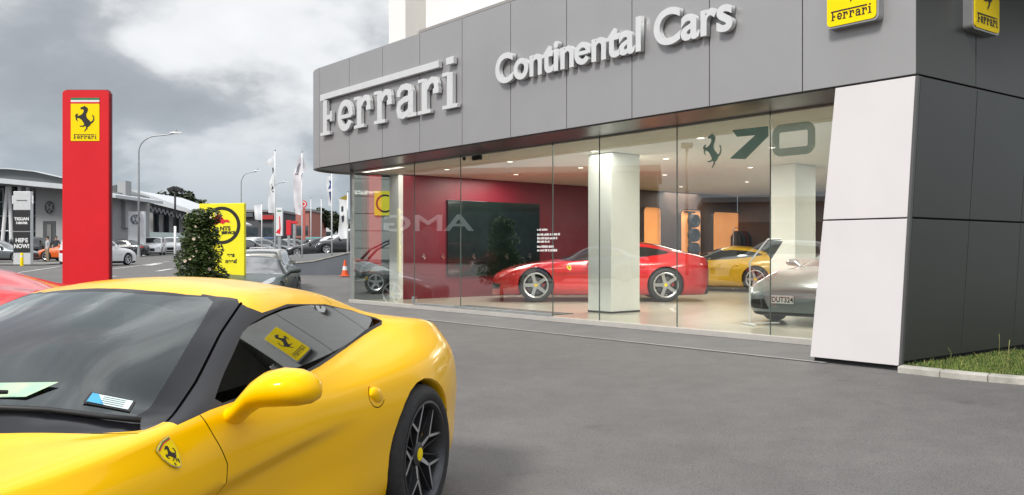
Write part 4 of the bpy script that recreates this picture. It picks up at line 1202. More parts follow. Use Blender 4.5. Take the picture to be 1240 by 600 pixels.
flag(401.8,47,206,310,'narrow banner with dark blue print on the pole under the fascia corner',[(0,[(401,213),(394.5,214),(396,228),(398,249),(401,250)]),(1,[(400.8,216),(397,217),(399,223),(397.5,229),(400.8,228)]),(1,[(400.8,232),(398.5,233),(400.8,246)])],[FLW,FLB])
flag(421,43,232,316,'white feather banner with gold tip leaning at the fascia corner',[(0,[(420.5,240),(410,241.5),(411,262),(409.5,284),(413,290),(420.5,289)]),(1,[(420.5,236),(411,241),(420.5,243)]),(2,[(413,250),(416,250),(416,256),(413,257)]),(2,[(413,262),(417,261),(416,268),(414,270)])],[FLW,mat('flag gold tip',(.45,.33,.06),rough=.9),FLD])
flag(317,70,246,None,'short white banner on a thin pole behind the yellow sign',[(0,[(316.6,248),(307.5,249),(308.5,266),(316.6,267)])],[FLW])
flag(389,75,240,None,'bare thin white pole among the far trees',[],[FLW],r=.05)
flag(376.5,75,240,None,'bare thin white pole beside the red round sign',[],[FLW],r=.04)
# ---------------- car kinds for the street
SEDAN=[(-1.05,.55,.55,.55,.80,.45,.90,.92),(-.95,.80,.55,.72,.88,.5,.98,1.0),(-.6,.86,.60,.78,.95,.55,1.02,1.05),(-.25,.875,.62,.79,.96,.58,1.12,1.16),(.2,.88,.62,.79,.95,.60,1.34,1.38),(.8,.885,.62,.80,.93,.60,1.41,1.45),(1.3,.885,.62,.80,.92,.60,1.38,1.43),(1.75,.885,.62,.80,.90,.68,1.14,1.24),(2.1,.885,.62,.79,.88,.72,.93,1.02),(2.6,.88,.60,.76,.83,.6,.88,.90),(3.1,.86,.58,.70,.76,.5,.80,.82),(3.4,.78,.50,.6,.66,.4,.70,.71),(3.52,.6,.44,.45,.52,.3,.55,.56)]
SUV=[(-.85,.62,.6,.6,.95,.5,1.40,1.44),(-.80,.82,.65,.76,1.02,.60,1.46,1.50),(-.6,.89,.68,.82,1.06,.64,1.56,1.60),(0,.92,.70,.84,1.06,.66,1.62,1.66),(.8,.92,.70,.85,1.05,.67,1.63,1.67),(1.35,.92,.70,.85,1.03,.66,1.58,1.63),(1.85,.92,.70,.84,1.02,.72,1.26,1.36),(2.15,.92,.70,.83,1.0,.74,1.05,1.15),(2.7,.91,.68,.80,.96,.6,1.02,1.04),(3.1,.90,.66,.76,.90,.5,.95,.97),(3.4,.82,.55,.62,.74,.4,.78,.80),(3.48,.62,.5,.5,.6,.3,.65,.66)]
def kind_shape(tab,win,wsr,rear,wb=2.65,rw=.34):
    zones=[('windscreen','top',wsr,lambda c:c.z>.9),('rear_window','top',rear,lambda c:c.z>.98),('side_window','side',win,lambda c:c.y>.4),
     ('taillight','front',[(.45,.72),(.84,.74),(.84,.90),(.50,.90)],lambda c:c.x<-.75),
     ('headlight','front',[(.42,.58),(.82,.60),(.80,.76),(.46,.70)],lambda c:c.x>2.95),
     ('grille','front',[(-.2,.34),(.40,.34),(.36,.62),(-.2,.62)],lambda c:c.x>3.2),
     ('bumper_trim','side',[(-1.2,.1),(3.7,.1),(3.7,.27),(-1.2,.27)],None)]
    return car_shape(tab,zones,[(0,rw,rw+.05),(wb,rw,rw+.05)],[],du=.12,nv=3)
SH_SED=kind_shape(SEDAN,[(-.05,1.03),(.28,1.27),(.9,1.33),(1.28,1.30),(1.82,.99),(1.7,.97)],[(1.30,-.1),(1.32,.56),(1.42,.62),(2.02,.74),(2.12,.6),(2.2,-.1)],[(.18,-.1),(.16,.5),(-.30,.55),(-.36,-.1)])
SH_SUV=kind_shape(SUV,[(-.5,1.14),(-.42,1.42),(.9,1.52),(1.32,1.48),(1.9,1.13)],[(1.42,-.1),(1.44,.6),(1.5,.66),(2.1,.76),(2.2,.6),(2.25,-.1)],[(-.82,-.1),(-.80,.62),(-.66,.55),(-.64,-.1)],rw=.36)
WP_ROAD=build_wheel_proto('five',False,[ALLOY,DALLOY],r=.335,rim=.23,w=.21,capmat=GALV)
MORE_PROTOS=[WP_ROAD]
KM={}
def road_car(kind,paint,px,Y,heading,label,dx=0,z=None,name='parked_car',wheels=True,group=None,cat='car',scale=1.0):
    S=SH_SED if kind=='sedan' else SH_SUV
    x=wx(px,Y); zz_=ground_z(x,Y) if z is None else z
    e=empty(name,(x,Y,zz_),heading,label=label,cat=cat)
    if group: e['group']=group
    e.scale=(scale,)*3
    # centre the car on the point
    inner=-1.25
    for tg,nm,m in (('body','body',None),('windscreen','windscreen',DGLASS),('rear_window','rear_window',DGLASS),('side_window','side_window',DGLASS),('headlight','headlight',LAMP),('taillight','taillight',TAIL),('grille','grille',BLK),('bumper_trim','bumper_trim',BLK)):
        if tg not in S.meshes: continue
        sides=(1,-1) if tg in ('headlight','taillight','side_window') else (0,)
        for sd_ in sides:
            key=(kind,tg,sd_,paint.name if m is None else '')
            if key not in KM:
                KM[key]=faces_to_mesh(nm,[(S.meshes[tg],m or paint)],both=(sd_==0),side=sd_ or None)
            o=link(nm,KM[key],e); o.location=(inner,0,0)
    key=(kind,'liner')
    for (wx_,s) in ((0,1),(0,-1),(2.65,1),(2.65,-1)):
        wr=.34 if kind=='sedan' else .36
        if wheels: w=copy_tree(WP_ROAD,e)
        else:
            if 'wl' not in KM:
                t=MB(); t.lathe([(.001,.09),(.2,.09),(.22,.10),(.32,.10),(.335,.06),(.335,-.1),(.001,-.1)],16,axis='y'); q=t.build('wheel',TYRE,None,smooth=40); KM['wl']=q.data; bpy.data.objects.remove(q)
            w=link('wheel',KM['wl'],e)
        w.location=(wx_+inner,s*.78,wr)
        if s<0: w.rotation_euler=(0,0,PI)
    for s in (1,-1):
        if (kind,'mir',paint.name) not in KM:
            b=MB(); b.box(-.09,.05,0,.18,0,.13); q=b.build('wing_mirror',paint,None,bevel=0); KM[(kind,'mir',paint.name)]=q.data; bpy.data.objects.remove(q)
        zz2=.93 if kind=='sedan' else 1.06
        w=link('wing_mirror',KM[(kind,'mir',paint.name)],e); w.location=(1.72+inner,s*.80,zz2)
        if s<0: w.scale=(1,-1,1)
    return e
# parked just beyond the yellow roof
gc=make_coupe('parked_car',SH_MD,DGRP,WP_FIVE,label='dark grey-green coupe whose roof shows in front of the yellow sign',cat='car')
place(gc,(-6.43,22.2,ground_z(-6.3,22)),R(-84))
road_car('suv',CHAMP,326,30.5,R(97),'champagne wagon with red tail light behind the dark green coupe',scale=.87)
# street cars
road_car('sedan',GREYP,0,57,R(5),'grey sedan cut by the left photo edge beside the grey pylon',wheels=True)
road_car('suv',BLKP,45,66,R(80),'black car parked between the grey pylon and the door',wheels=True)
road_car('sedan',ORANGE,88,60,R(178),'orange car partly hidden by the red pylon')
road_car('suv',WHTP,119,50,R(74),'white car poking out right of the red pylon base')
road_car('sedan',BLKP,146,74,R(175),'dark sedan parked beside the white round-logo pylon')
road_car('suv',WHTP,136,92,R(120),'white van-like car behind the dark sedan',wheels=False)
road_car('suv',WHTP,186,80,R(-75),'white four wheel drive parked facing the road')
road_car('suv',WHTP,208,88,R(-70),'white hatchback between the four wheel drive and the bush')
road_car('sedan',WHTP,150,96,R(100),'silver white car behind the white pylon',wheels=False)
rnd=random.Random(5)
far=[(302,78,'sedan',BLKP,20,'black car under the short white banner'),(323,82,'sedan',GREYP,15,'grey car right of the black one under the banner'),(343,84,'sedan',BLKP,10,'black car below the white board with a red mark'),
 (360,90,'sedan',GREYP,15,'grey car beneath the red sign'),(372,84,'sedan',BLKP,170,'dark car behind the second tall flag pole'),(290,98,'suv',WHTP,0,'white van parked far behind the yellow sign'),(312,104,'suv',WHTP,80,'white car parked before the red striped shop'),
 (352,110,'sedan',WHTP,70,'white car parked far off below the red sign'),(335,112,'suv',BLUEP,30,'blue car far behind the first tall flag'),(388,104,'suv',mat('teal paint',(.04,.25,.25),rough=.3,coat=.8),10,'teal car below the far trees'),(298,118,'sedan',GREYP,30,'distant grey car behind the van')]
for px,Y,kd,pt,hd_,lb in far: road_car(kd,pt,px,Y,R(hd_),lb,wheels=False)
# cars on the raised lot at the right of the street
road_car('sedan',BLKP,384,66,R(188),'black sedan on the raised lot behind the retaining wall',z=wz(311.5,66))
road_car('sedan',GREYP,405,78,R(186),'grey sedan on the raised lot behind the black one',z=wz(303,78))
road_car('suv',BLKP,420,64,R(188),'black car with red lights on the raised lot near the cone',z=wz(308,64))
road_car('sedan',WHTP,425,66,R(185),'white car on the raised lot at the glass corner',z=wz(300,66),wheels=False)
# retaining wall and grass verge
WALLM=mat('blue grey retaining wall',(.13,.145,.165),rough=.85,var=.1,scale=1)
Yw=38.0
wl=empty('retaining_wall',(wx(345,Yw),Yw,ground_z(wx(345,Yw),Yw)),0,label='low blue-grey retaining wall rising to the right below the flags',cat='wall')
gz=ground_z(wx(345,Yw),Yw); k=Yw/1050
prof=[(0,0),(8.0,0),(8.0,wz(300,Yw)-gz),((424-345)*k,wz(306.5,Yw)-gz),((380-345)*k,wz(317,Yw)-gz),((350-345)*k,wz(320,Yw)-gz),((330-345)*k,0)]
b=MB(); b.prism(prof,-.25,0,FACE); b.build('wall_face',WALLM,wl)
b=MB(); b.prism([((350-345)*k,wz(319.9,Yw)-gz),((380-345)*k,wz(316.9,Yw)-gz),((424-345)*k,wz(306.4,Yw)-gz),(8,wz(299.9,Yw)-gz),(8,wz(299.5,Yw)-gz+.03),((424-345)*k,wz(305.9,Yw)-gz+.03),((380-345)*k,wz(316.4,Yw)-gz+.03),((350-345)*k,wz(319.4,Yw)-gz+.03)],-.28,.03,FACE); b.build('coping',CONC,wl)
b=MB(); x0=wx(345,Yw)
b.add([(x0+.2,38.3,wz(320,Yw)),(x0+8,38.3,wz(300,Yw)),(x0+16,75,wz(291,75)),(wx(352,60),60,wz(309,60))],[(0,1,2,3)]); o=b.build('raised_lot',ASPH2:=mat('lot asphalt',(.12,.12,.12),rough=.9,var=.15,scale=1)); tag(o,kind='structure')
b=MB(); b.add([(x0+.4,38.32,wz(319.3,Yw)+.02),(x0+8,38.32,wz(299.5,Yw)+.03),(x0+8.6,41,wz(299.5,41)+.02),(x0+1.2,41,wz(316,41)+.03)],[(0,1,2,3)]); o=b.build('grass_verge',GRASSM); tag(o,kind='structure')
# cone
x,y,z=G(421,38*.98); e=empty('traffic_cone',(x,y-.6,z),0,label='orange traffic cone with white band at the glass corner',cat='cone')
CO_=mat('cone orange',(.75,.10,.02),rough=.6)
b=MB(); b.lathe([(.16,.03),(.107,.25),(.082,.42),(.03,.68),(.001,.69)],16); b.build('cone_body',CO_,e,smooth=40)
b=MB(); b.lathe([(.11,.25),(.085,.42)],16); b.build('white_band',WHITE,e,smooth=40)
b=MB(); b.box(-.2,.2,-.2,.2,0,.03); b.build('cone_base',CO_,e,bevel=.01)
# railing
x,y,z=G(303,52); e=empty('hand_rail',(x,y,z),0,label='low white tubular rail beside the road right of the yellow sign',cat='railing')
b=MB(); b.tube([(0,0,0),(0,0,1.0),(1.2,0,1.05),(1.25,0,0)],.03,8); b.tube([(0,0,.55),(1.2,0,.55)],.02,8); b.build('rail',WHITE,e,smooth=True)
# ---------------- buildings on the left side of the street
x,y,z=G(0,78)
lb=empty('dealership_building',(0,0,0),0,label='long grey car dealership with a dark curved roof band, behind the pylons on the left',cat='building')
Yq=76.0
def bp(px,py,Y): return (wx(px,Y),Y,wz(py,Y))
def bpoly(name,m,pts,Y,th,parent=lb):
    P=[(wx(p,Y),wz(q,Y)) for p,q in pts]; b=MB(); b.prism(P,-th,0,T((0,Y,0))@FACE); return b.build(name,m,parent)
GWALL=mat('mid grey render',(.36,.365,.37),rough=.8,var=.06,scale=.5); DGW=mat('dark grey render',(.08,.085,.09),rough=.7)
LROOF=mat('light metal roof',(.60,.63,.65),rough=.45,metal=.3,var=.06,scale=.8)
bpoly('wall',GWALL,[(43,228),(135,232),(135,308),(43,308)],Yq,8)
bpoly('shop_window',SMOKE,[(-60,228),(43,228),(43,308),(-60,308)],Yq+.4,5)
bpoly('canopy',LROOF,[(-60,214),(0,216),(75,223),(140,236),(140,240),(75,229),(0,222),(-60,220)],Yq-2.5,10)
bpoly('soffit',mat('soffit grey',(.3,.3,.31)),[(-60,220.5),(0,222.5),(75,229.5),(140,240.5),(140,241.5),(75,231),(0,224),(-60,222)],Yq-1.5,8)
bpoly('roof',mat('dark curved roof',(.12,.13,.135),rough=.5,metal=.3),[(-60,206),(-20,204.5),(10,205),(40,208),(75,216),(110,228),(110,232),(75,223),(0,216),(-60,214)],Yq+1,12)
bpoly('roof_edge',LROOF,[(-60,204.8),(-20,203.3),(10,203.8),(40,206.8),(75,214.8),(75,215.8),(40,207.9),(10,204.9),(-20,204.4),(-60,205.9)],Yq+.5,1)
for px,dp in ((-12,7),(2,7),(14,-2),(24,0),(34,0)):
    b=MB(); b.tube([bp(px,305,Yq-.3),bp(px+dp,226,Yq-.3)],.16,8); b.build('column',WHITE,lb)
for pyy in (245,262,280): 
    b=MB(); b.tube([bp(-60,pyy,Yq+.2),bp(43,pyy,Yq+.2)],.07,6); b.build('mullion',GALV,lb)
for px in range(-50,43,9):
    b=MB(); b.tube([bp(px,305,Yq+.2),bp(px,228,Yq+.2)],.06,6); b.build('mullion',GALV,lb)
bpoly('door',DGW,[(52,268),(67,268),(67,306),(52,306)],Yq-.05,.1)
bpoly('door_leaf',mat('inner grey',(.2,.2,.2)),[(57,272),(62,272),(62,305),(57,305)],Yq-.12,.05)
# round logo made of ring and strokes
def roundlogo(parent,px,py,rpx,Y,m,style,xs=1.0):
    c=Vector((wx(px,Y),Y-.10,wz(py,Y))); r_=rpx*Y/1050; b=MB(); n=32; vs=[]
    for rr in (r_,r_*.84): vs+=[(c.x+xs*rr*math.cos(2*PI*i/n),c.y,c.z+rr*math.sin(2*PI*i/n)) for i in range(n)]
    b.add(vs,[(i,(i+1)%n,(i+1)%n+n,i+n) for i in range(n)])
    if style=='vw':
        M=T(c+Vector((0,-.01,0)))@FACE@Matrix.Scale(r_,4)@Matrix.Diagonal((xs,1,1,1))
        b.prism(stroke([(-.34,.80),(0,.20),(.34,.80)],.14),0,.01,M)
        b.prism(stroke([(-.82,.40),(-.40,-.76),(0,-.10),(.40,-.76),(.82,.40)],.14),0.012,.02,M)
    return b.build('round_logo',m,parent)
roundlogo(lb,60.5,251.5,7.5,Yq-.1,BLK,'vw',.75)
bpoly('tall_fin',mat('fin dark',(.10,.105,.11)),[(133,226),(141,224),(141,300),(133,300)],80,1.2)
bpoly('tall_fin',mat('fin light grey',(.36,.37,.38),rough=.6),[(142,220),(152,219),(152,276),(142,276)],78,1.2)
b2=empty('showroom_building',(0,0,0),0,label='glazed showroom with a pale sloping metal roof behind the white pylon',cat='building')
Y2=108.0
bpoly('roof',LROOF,[(151,229),(165,231),(225,252),(262,268),(262,270),(225,257),(190,248),(152,240)],Y2-6,14,b2)
bpoly('fascia_truss',mat('truss grey',(.18,.19,.19),rough=.7,var=.5,scale=2.5),[(152,240.5),(190,248.5),(240,262),(240,266),(190,256),(152,250)],Y2-4,1.5,b2)
bpoly('shop_window',SMOKE,[(150,250),(200,257),(245,268),(245,303),(150,303)],Y2,6,b2)
bpoly('back_wall',DGW,[(130,240),(150,236),(150,303),(130,303)],Y2,4,b2)
for px in (158,177,185,197,209,221,233):
    b=MB(); b.box(wx(px,Y2)-.25,wx(px,Y2)+.25,Y2-.5,Y2-.1,wz(303,Y2),wz(252+(px-150)*.17,Y2)); b.build('column',[WHITE,GWALL][px%2],b2)
bpoly('low_wall',mat('glass balustrade',(.30,.36,.36),rough=.2),[(170,281),(245,283),(245,289),(170,289)],Y2-8,.2,b2)
# zig-zag brackets below the pale roof
for i in range(16):
    px=158+i*5; pyy=243+(i*5)*.27
    b=MB(); b.tube([bp(px,pyy,Y2-4.2),bp(px+2.5,pyy+6,Y2-4.2),bp(px+5,pyy+1.3,Y2-4.2)],.12,5); b.build('bracket',LROOF,b2)
# grey information pylon
Yp=51.0; x,y,z=G(16,Yp); k=Yp/1050
gp=empty('pylon_sign',(x,y,z),0,label='grey pylon with black panels reading HERE NOW! on the left',cat='sign')
Hp=wz(232,Yp)-z; Wp=21*k
b=MB(); b.box(0,Wp,0,.3,0,Hp); b.build('pylon_body',mat('pylon silver',(.60,.61,.62),rough=.5,metal=.2),gp,bevel=.02)
for (a,c) in ((254.5,280),(281,306)):
    b=MB(); b.box(.0+.02,Wp-.02,-.02,-.001,wz(c,Yp)-z,wz(a,Yp)-z); b.build('black_panel',BLK,gp)
for t,pyy,szz in (('TIGUAN',267,.24),('7-SEATER',271.5,.17),('HERE',293.5,.33),('NOW!',300.5,.33)):
    text_obj('panel_wording',t,szz,WHITE,gp,T((Wp/2,-.025,wz(pyy,Yp)-z)),ext=.002,off=.012,align='CENTER',sx=.95)
b=MB(); b.box(.2,Wp-.2,-.01,-.002,wz(243.6,Yp)-z,wz(242.4,Yp)-z); b.build('thin_wording',GREYP,gp)
for s in (-.12,Wp+.02):
    b=MB(); b.tube([(s+.05,.1,wz(247,Yp)-z),(s+.05,.1,wz(237,Yp)-z)],.05,8); b.build('side_light',WHITE,gp)
x,y,z=G(30,50); e=empty('bollard',(x,y-.3,z),0,label='small yellow bollard at the foot of the grey pylon',cat='bollard')
b=MB(); b.lathe([(.09,0),(.09,.68),(.06,.74),(.001,.75)],14); b.build('post',SIGNY,e,smooth=40)
b=MB(); b.lathe([(.092,.5),(.092,.6)],14); b.build('reflective_band',WHITE,e)
# white logo pylon
Yv=77.0; x,y,z=G(155,Yv); k=Yv/1050
vp=empty('pylon_sign',(x,y,z),0,label='white pylon with dark round logo beside the tall street lamp',cat='sign')
Hp=wz(256.5,Yv)-z; b=MB(); b.box(0,19.5*k,0,.4,0,Hp); b.build('pylon_body',mat('pylon white',(.78,.80,.83),rough=.5),vp,bevel=.03)
c=roundlogo(vp,164.5,266,5.8,Yv,mat('logo navy',(.04,.05,.09)),'vw'); c.location=(-x,-y,-z)
# ---------------- far side: shops at the middle of the street
def shop(name,label,px0,px1,top,bot,Y,m,extra=()):
    z=wz(bot,Y); e=empty(name,(wx(px0,Y),Y,z),0,label=label,cat='building'); W_=wx(px1,Y)-wx(px0,Y); H_=wz(top,Y)-z
    b=MB(); b.box(0,W_,0,12,0,H_); b.build('wall',m,e)
    b=MB(); b.box(-.2,W_+.2,-.3,12.2,H_+.002,H_+.35); b.build('roof_edge',mat('parapet grey',(.25,.25,.25)),e)
    nw=max(2,int(W_/3.5))
    for i in range(nw):
        a=W_*(i+.12)/nw; c=W_*(i+.88)/nw; b=MB(); b.box(a,c,-.06,-.002,.3,H_*.45); w_=b.build('window',SMOKE,e)
    for (a,c,t0,t1,mm) in extra:
        b=MB(); b.box((a-px0)/1050*Y,(c-px0)/1050*Y,-.5,-.07,wz(t1,Y)-z,wz(t0,Y)-z); b.build('shop_sign',mm,e)
    return e
REDS=mat('shop red',(.45,.03,.03),rough=.6); PINKS=mat('faded red brick',(.40,.16,.13),rough=.8)
shop('shop_building','dark shop building with a red sign strip behind the short white banner',293,336,257,291,135,mat('shop dark',(.09,.09,.10),rough=.8),((312,332,261,266,REDS),(296,307,258,263,GREYP)))
shop('shop_building','cream low building with a green sign behind the red sign posts',340,374,263,289,150,mat('shop cream',(.45,.42,.34),rough=.8),((350,364,266,270,mat('shop green',(.05,.2,.12))),(345,372,274,276,REDS)))
shop('shop_building','faded red brick building behind the second tall flag',358,374,256,288,130,PINKS)
shop('shop_building','small white shop below the trees at the end of the street',376,402,272,288,165,WHTP,((380,392,274,279,mat('shop teal',(.05,.28,.26))),))
shop('shop_building','low grey building in the far distance left of the shops',262,295,266,290,150,mat('shop grey',(.2,.2,.21),rough=.8))
def board(px0,px1,top,bot,Y,m,label,draw=None,name='sign_board',legs=True):
    x,y,z=G((px0+px1)/2,Y); e=empty(name,(x,y,z),0,label=label,cat='sign'); k=Y/1050; W_=(px1-px0)*k
    b=MB(); b.box(-W_/2,W_/2,0,.25,wz(bot,Y)-z,wz(top,Y)-z); b.build('board',m,e,bevel=.02)
    b=MB(); b.box(-.12,.12,.05,.2,0,wz(bot,Y)-z); b.build('post',GALV,e)
    if draw: draw(e,k,z,Y)
    return e
def swoosh(e,k,z,Y):
    b=MB(); zz=lambda p:wz(p,Y)-z
    b.prism([(-2*k,zz(279)),(-4*k,zz(282)),(1*k,zz(284)),(2*k,zz(278)),(1*k,zz(262)),(0,zz(262)),(.3*k,zz(277))],.003,.01,FACE); b.build('red_figure',REDI,e)
    b=MB(); b.box(-2.5*k,2.5*k,-.01,-.002,zz(256.5),zz(255)); b.build('small_wording',GREENI,e)
board(334,342,252,286,68,WHTP,'white sign board with a red figure right of the first tall flag',swoosh)
board(346.5,352,267,285,80,REDI,'upright red sign board beside the white one')
board(352,360,268,271,82,REDI,'small level red sign between the upright red one and the brick building')
x,y,z=G(367.5,85); e=empty('round_sign',(x,y,z),0,label='red round logo sign on a red post behind the second tall flag',cat='sign')
b=MB(); H=wz(247.5,85)-z; b.lathe([(.001,.0),(.36,0),(.36,.12),(.001,.12)],20,M=T((0,0,H))@FACE); b.build('disc',REDI,e)
b=MB(); b.lathe([(.17,.13),(.26,.13)],20,M=T((0,0,H))@FACE); b.build('white_ring',WHITE,e,fixn=False)
b=MB(); b.box(-.16,.16,-.1,.1,0,H-.38); b.build('post',mat('post pink red',(.5,.12,.10)),e)
# ---------------- trees
def tree(px,Y,top,wpx,label,seed,bot=None,n=1500,name='tree',nl=9,leaf=.55,m=None):
    rnd=random.Random(seed); x,y,z=G(px,Y); 
    if bot is not None: z=wz(bot,Y)
    k=Y/1050; H=wz(top,Y)-z; Wd=wpx*k
    e=empty(name,(x,y,z),rnd.uniform(0,6),label=label,cat='tree')
    cs=[]
    for i in range(nl):
        a=rnd.uniform(0,6.28); q=rnd.uniform(.1,.34)*Wd; h=H*rnd.uniform(.45,.84)
        r_=rnd.uniform(.14,.24)*Wd; cs.append(((q*math.cos(a),q*math.sin(a),h),(r_,r_,min(r_*.8,H-h))))
    cs.append(((0,0,H*.8),(Wd*.2,Wd*.2,H*.2)))
    b=MB(); leaf_cloud(b,cs,n,leaf,rnd); b.build('crown',m or LEAFD,e,fixn=False)
    b=MB(); b.tube([(0,0,-.5),(.1,0,H*.4),(0,0,H*.75)],[Wd*.045,Wd*.03,Wd*.012],7)
    for c,_ in cs[:5]: b.tube([(0,0,H*.35),(c[0]*.6,c[1]*.6,(H*.35+c[2])/2),c],[Wd*.022,Wd*.014,Wd*.006],5)
    b.build('trunk',BARK,e,smooth=True)
    return e
tl=[(388,140,251,30,'round dark tree left of the fascia corner'),(404,150,256,28,'broad tree half behind the fascia corner banner'),(376,160,258,22,'smaller tree behind the bare white pole'),(418,150,262,24,'tree seen just left of the glass corner'),
 (350,190,264,22,'far tree above the cream building'),(334,200,260,20,'far tree behind the first tall flag'),(322,180,262,20,'far tree above the red striped shop'),(303,170,258,22,'dark tree right of the yellow sign'),(363,200,266,16,'small far tree behind the red round sign'),(283,190,262,26,'far tree hidden behind the yellow sign')]
for i,(px,Y,tp,wd,lbl) in enumerate(tl): tree(px,Y,tp,wd,lbl,20+i,n=1300,leaf=.9)
hl=[(196,330,231,38,'leftmost wooded clump on the low hill behind the pale roof'),(213,340,227,40,'highest wooded clump on the low hill'),(229,335,232,38,'right wooded clump sloping down toward the bush'),(244,330,241,32,'lowest wooded clump just left of the yellow sign'),(182,345,240,28,'small wooded clump peeping above the pale roof')]
for i,(px,Y,tp,wd,lbl) in enumerate(hl): tree(px,Y,tp,wd,lbl,50+i,n=2600,leaf=1.9,nl=16)
# far band of hills that closes the street
HILL=mat('distant hill green',(.06,.08,.07),rough=1,var=.4,scale=.02)
b=MB(); vs=[];fs=[]; rnd=random.Random(9); nn=220
for i in range(nn+1):
    px=-600+i*12; h=7+4*math.sin(i*.11)+3*math.sin(i*.31+1)+rnd.uniform(-.6,.6); x=wx(px,700)
    vs+=[(x,700,4),(x,700,6+h),(x,790,6+h*1.3)]
for i in range(nn): k=i*3; fs+=[(k,k+3,k+4,k+1),(k+1,k+4,k+5,k+2)]
b.add(vs,fs); tag(b.build('hills',HILL,smooth=True,fixn=False),kind='structure')
# ---------------- people
def person(px,Y,label,hgt,heading,shirt,trousers,z=None):
    x=wx(px,Y); zz_=ground_z(x,Y); e=empty('person',(x,Y,zz_),heading,label=label,cat='person')
    s=hgt/1.75
    V=[(0,0,.95),(0,0,1.15),(0,0,1.38),(0,0,1.50),(0,-.01,1.60),(0,-.01,1.72),(.10,0,.90),(.11,-.03,.50),(.11,.02,.09),(.11,-.14,.04),(-.10,0,.90),(-.13,-.02,.50),(-.14,.06,.09),(-.14,-.10,.04),(.19,0,1.40),(.25,.02,1.13),(.24,-.08,.88),(.24,-.12,.78),(-.19,0,1.40),(-.25,.02,1.13),(-.24,-.06,.88),(-.24,-.10,.78)]
    E=[(0,1),(1,2),(2,3),(3,4),(4,5),(0,6),(6,7),(7,8),(8,9),(0,10),(10,11),(11,12),(12,13),(2,14),(14,15),(15,16),(16,17),(2,18),(18,19),(19,20),(20,21)]
    Rr=[.14,.13,.15,.055,.085,.075,.095,.065,.045,.04,.095,.065,.045,.04,.06,.045,.035,.03,.06,.045,.035,.03]
    me=bpy.data.meshes.new('body'); me.from_pydata([tuple(Vector(v)*s) for v in V],E,[])
    o=bpy.data.objects.new('body',me); COL.objects.link(o)
    md=o.modifiers.new('s','SKIN'); sv=me.skin_vertices[0].data
    for i,r_ in enumerate(Rr): sv[i].radius=(r_*s,r_*s*(.75 if i in (0,1,2) else 1))
    sv[0].use_root=True
    o.modifiers.new('u','SUBSURF').levels=2
    dg=bpy.context.evaluated_depsgraph_get(); dg.update(); m2=bpy.data.meshes.new_from_object(o.evaluated_get(dg)); bpy.data.objects.remove(o)
    m2.name='body'; m2.materials.clear()
    for m in (SKIN,shirt,trousers,BLK): m2.materials.append(m)
    for p in m2.polygons:
        c=p.center/s; p.use_smooth=True
        p.material_index=3 if c.z<.09 else 2 if (c.z<.93 and abs(c.x)<.2) else 1 if (c.z<1.46 and (c.z>1.12 or abs(c.x)<.2)) else 0
    link('body',m2,e)
    b=MB(); b.lathe([(.001,1.80*s),(.06*s,1.785*s),(.088*s,1.73*s),(.090*s,1.67*s),(.07*s,1.63*s)],14,M=T((0,.012*s,-.015*s))); b.build('hair',HAIR,e,smooth=True)
person(57.5,57,'person in pale shirt and tan trousers walking past the orange car',1.70,R(-40),mat('pale shirt',(.42,.42,.44),rough=.9),mat('tan trousers',(.36,.27,.17),rough=.9))
person(68,66,'person in dark top standing behind the orange car',1.72,R(20),mat('dark shirt',(.05,.05,.06),rough=.9),mat('dark trousers',(.04,.04,.05),rough=.9))
# ---------------- road paint, pavement on the far side
PAINT=mat('road paint',(.55,.55,.53),rough=.8,var=.25,scale=3)
def mark(px0,py0,px1,py1,w,Yguess=None):
    """painted line on the ground between two surveyed pixels"""
    def gp_(px,py):
        Y=40.0
        for _ in range(30):
            z=ground_z(wx(px,Y),Y); Y=(CAMZ-z)*1050/max(py-304,1.5) if Y<25 else Y+ ((CAMZ-z)*1050/Y-(py-304))*Y/120
            Y=max(12,min(300,Y))
        return Vector((wx(px,Y),Y))
    a,c=gp_(px0,py0),gp_(px1,py1); d=(c-a).normalized(); n=Vector((-d.y,d.x))*w/2
    q=[a-n,c-n,c+n,a+n]; b=MB(); b.add([(p.x,p.y,ground_z(p.x,p.y)+.012) for p in q],[(0,1,2,3)])
    o=b.build('road_marking',PAINT); 
    if o.data.polygons[0].normal.z<0: o.data.flip_normals()
    tag(o,kind='structure')
mark(178,322,193,319.5,.5); mark(190,329,208,326,.25); mark(132,327,205,317,.12); mark(132,336,141,335,.2); mark(20,331,75,323,.14); mark(340,308,372,303,.15); mark(346,312,366,309.5,.14)
sheet('pavement',mat('pale pavement',(.20,.195,.18),rough=.9,var=.15,scale=.6),[wx(-40,50),-35,-30,wx(78,53)],[50.6,53.5,56],lift=.05)
# ---------------- the far end of the forecourt, seen through the glass corner
Yn=34.0
nw=empty('neighbour_wall',(wx(428,Yn),Yn,ground_z(-6,Yn)-.1),R(8),label='pale grey panelled wall seen through the glass corner of the showroom',cat='wall')
NWM=mat('pale block wall',(.36,.37,.36),rough=.85,var=.08,scale=1)
for r_ in range(8):
    for c in range(4):
        b=MB(); b.box(c*2.2+.01+(1.1 if r_%2 else 0)*0,c*2.2+2.19,0,.2,r_*.68+.012,r_*.68+.668); b.build('wall_panel',NWM,nw,bevel=.006)
b=MB(); b.box(0,8.8,.05,.25,0,8*.68); b.build('wall_core',mat('mortar grey',(.15,.15,.15)),nw)
b=MB(); kx=(453-428)*Yn/1050; b.box(kx,kx+.62,-.06,-.01,2.65,3.6); sgy=b.build('sign_reflection_copy',SIGNY2,nw)  # stands in for the advertising sign's reflection, built as an object on the wall
b=MB(); vs=[];n=40
for rr in (.36,.29): vs+=[(kx+.42+rr*math.cos(2*PI*i/n),-.064,3.12+rr*math.sin(2*PI*i/n)) for i in range(n)]
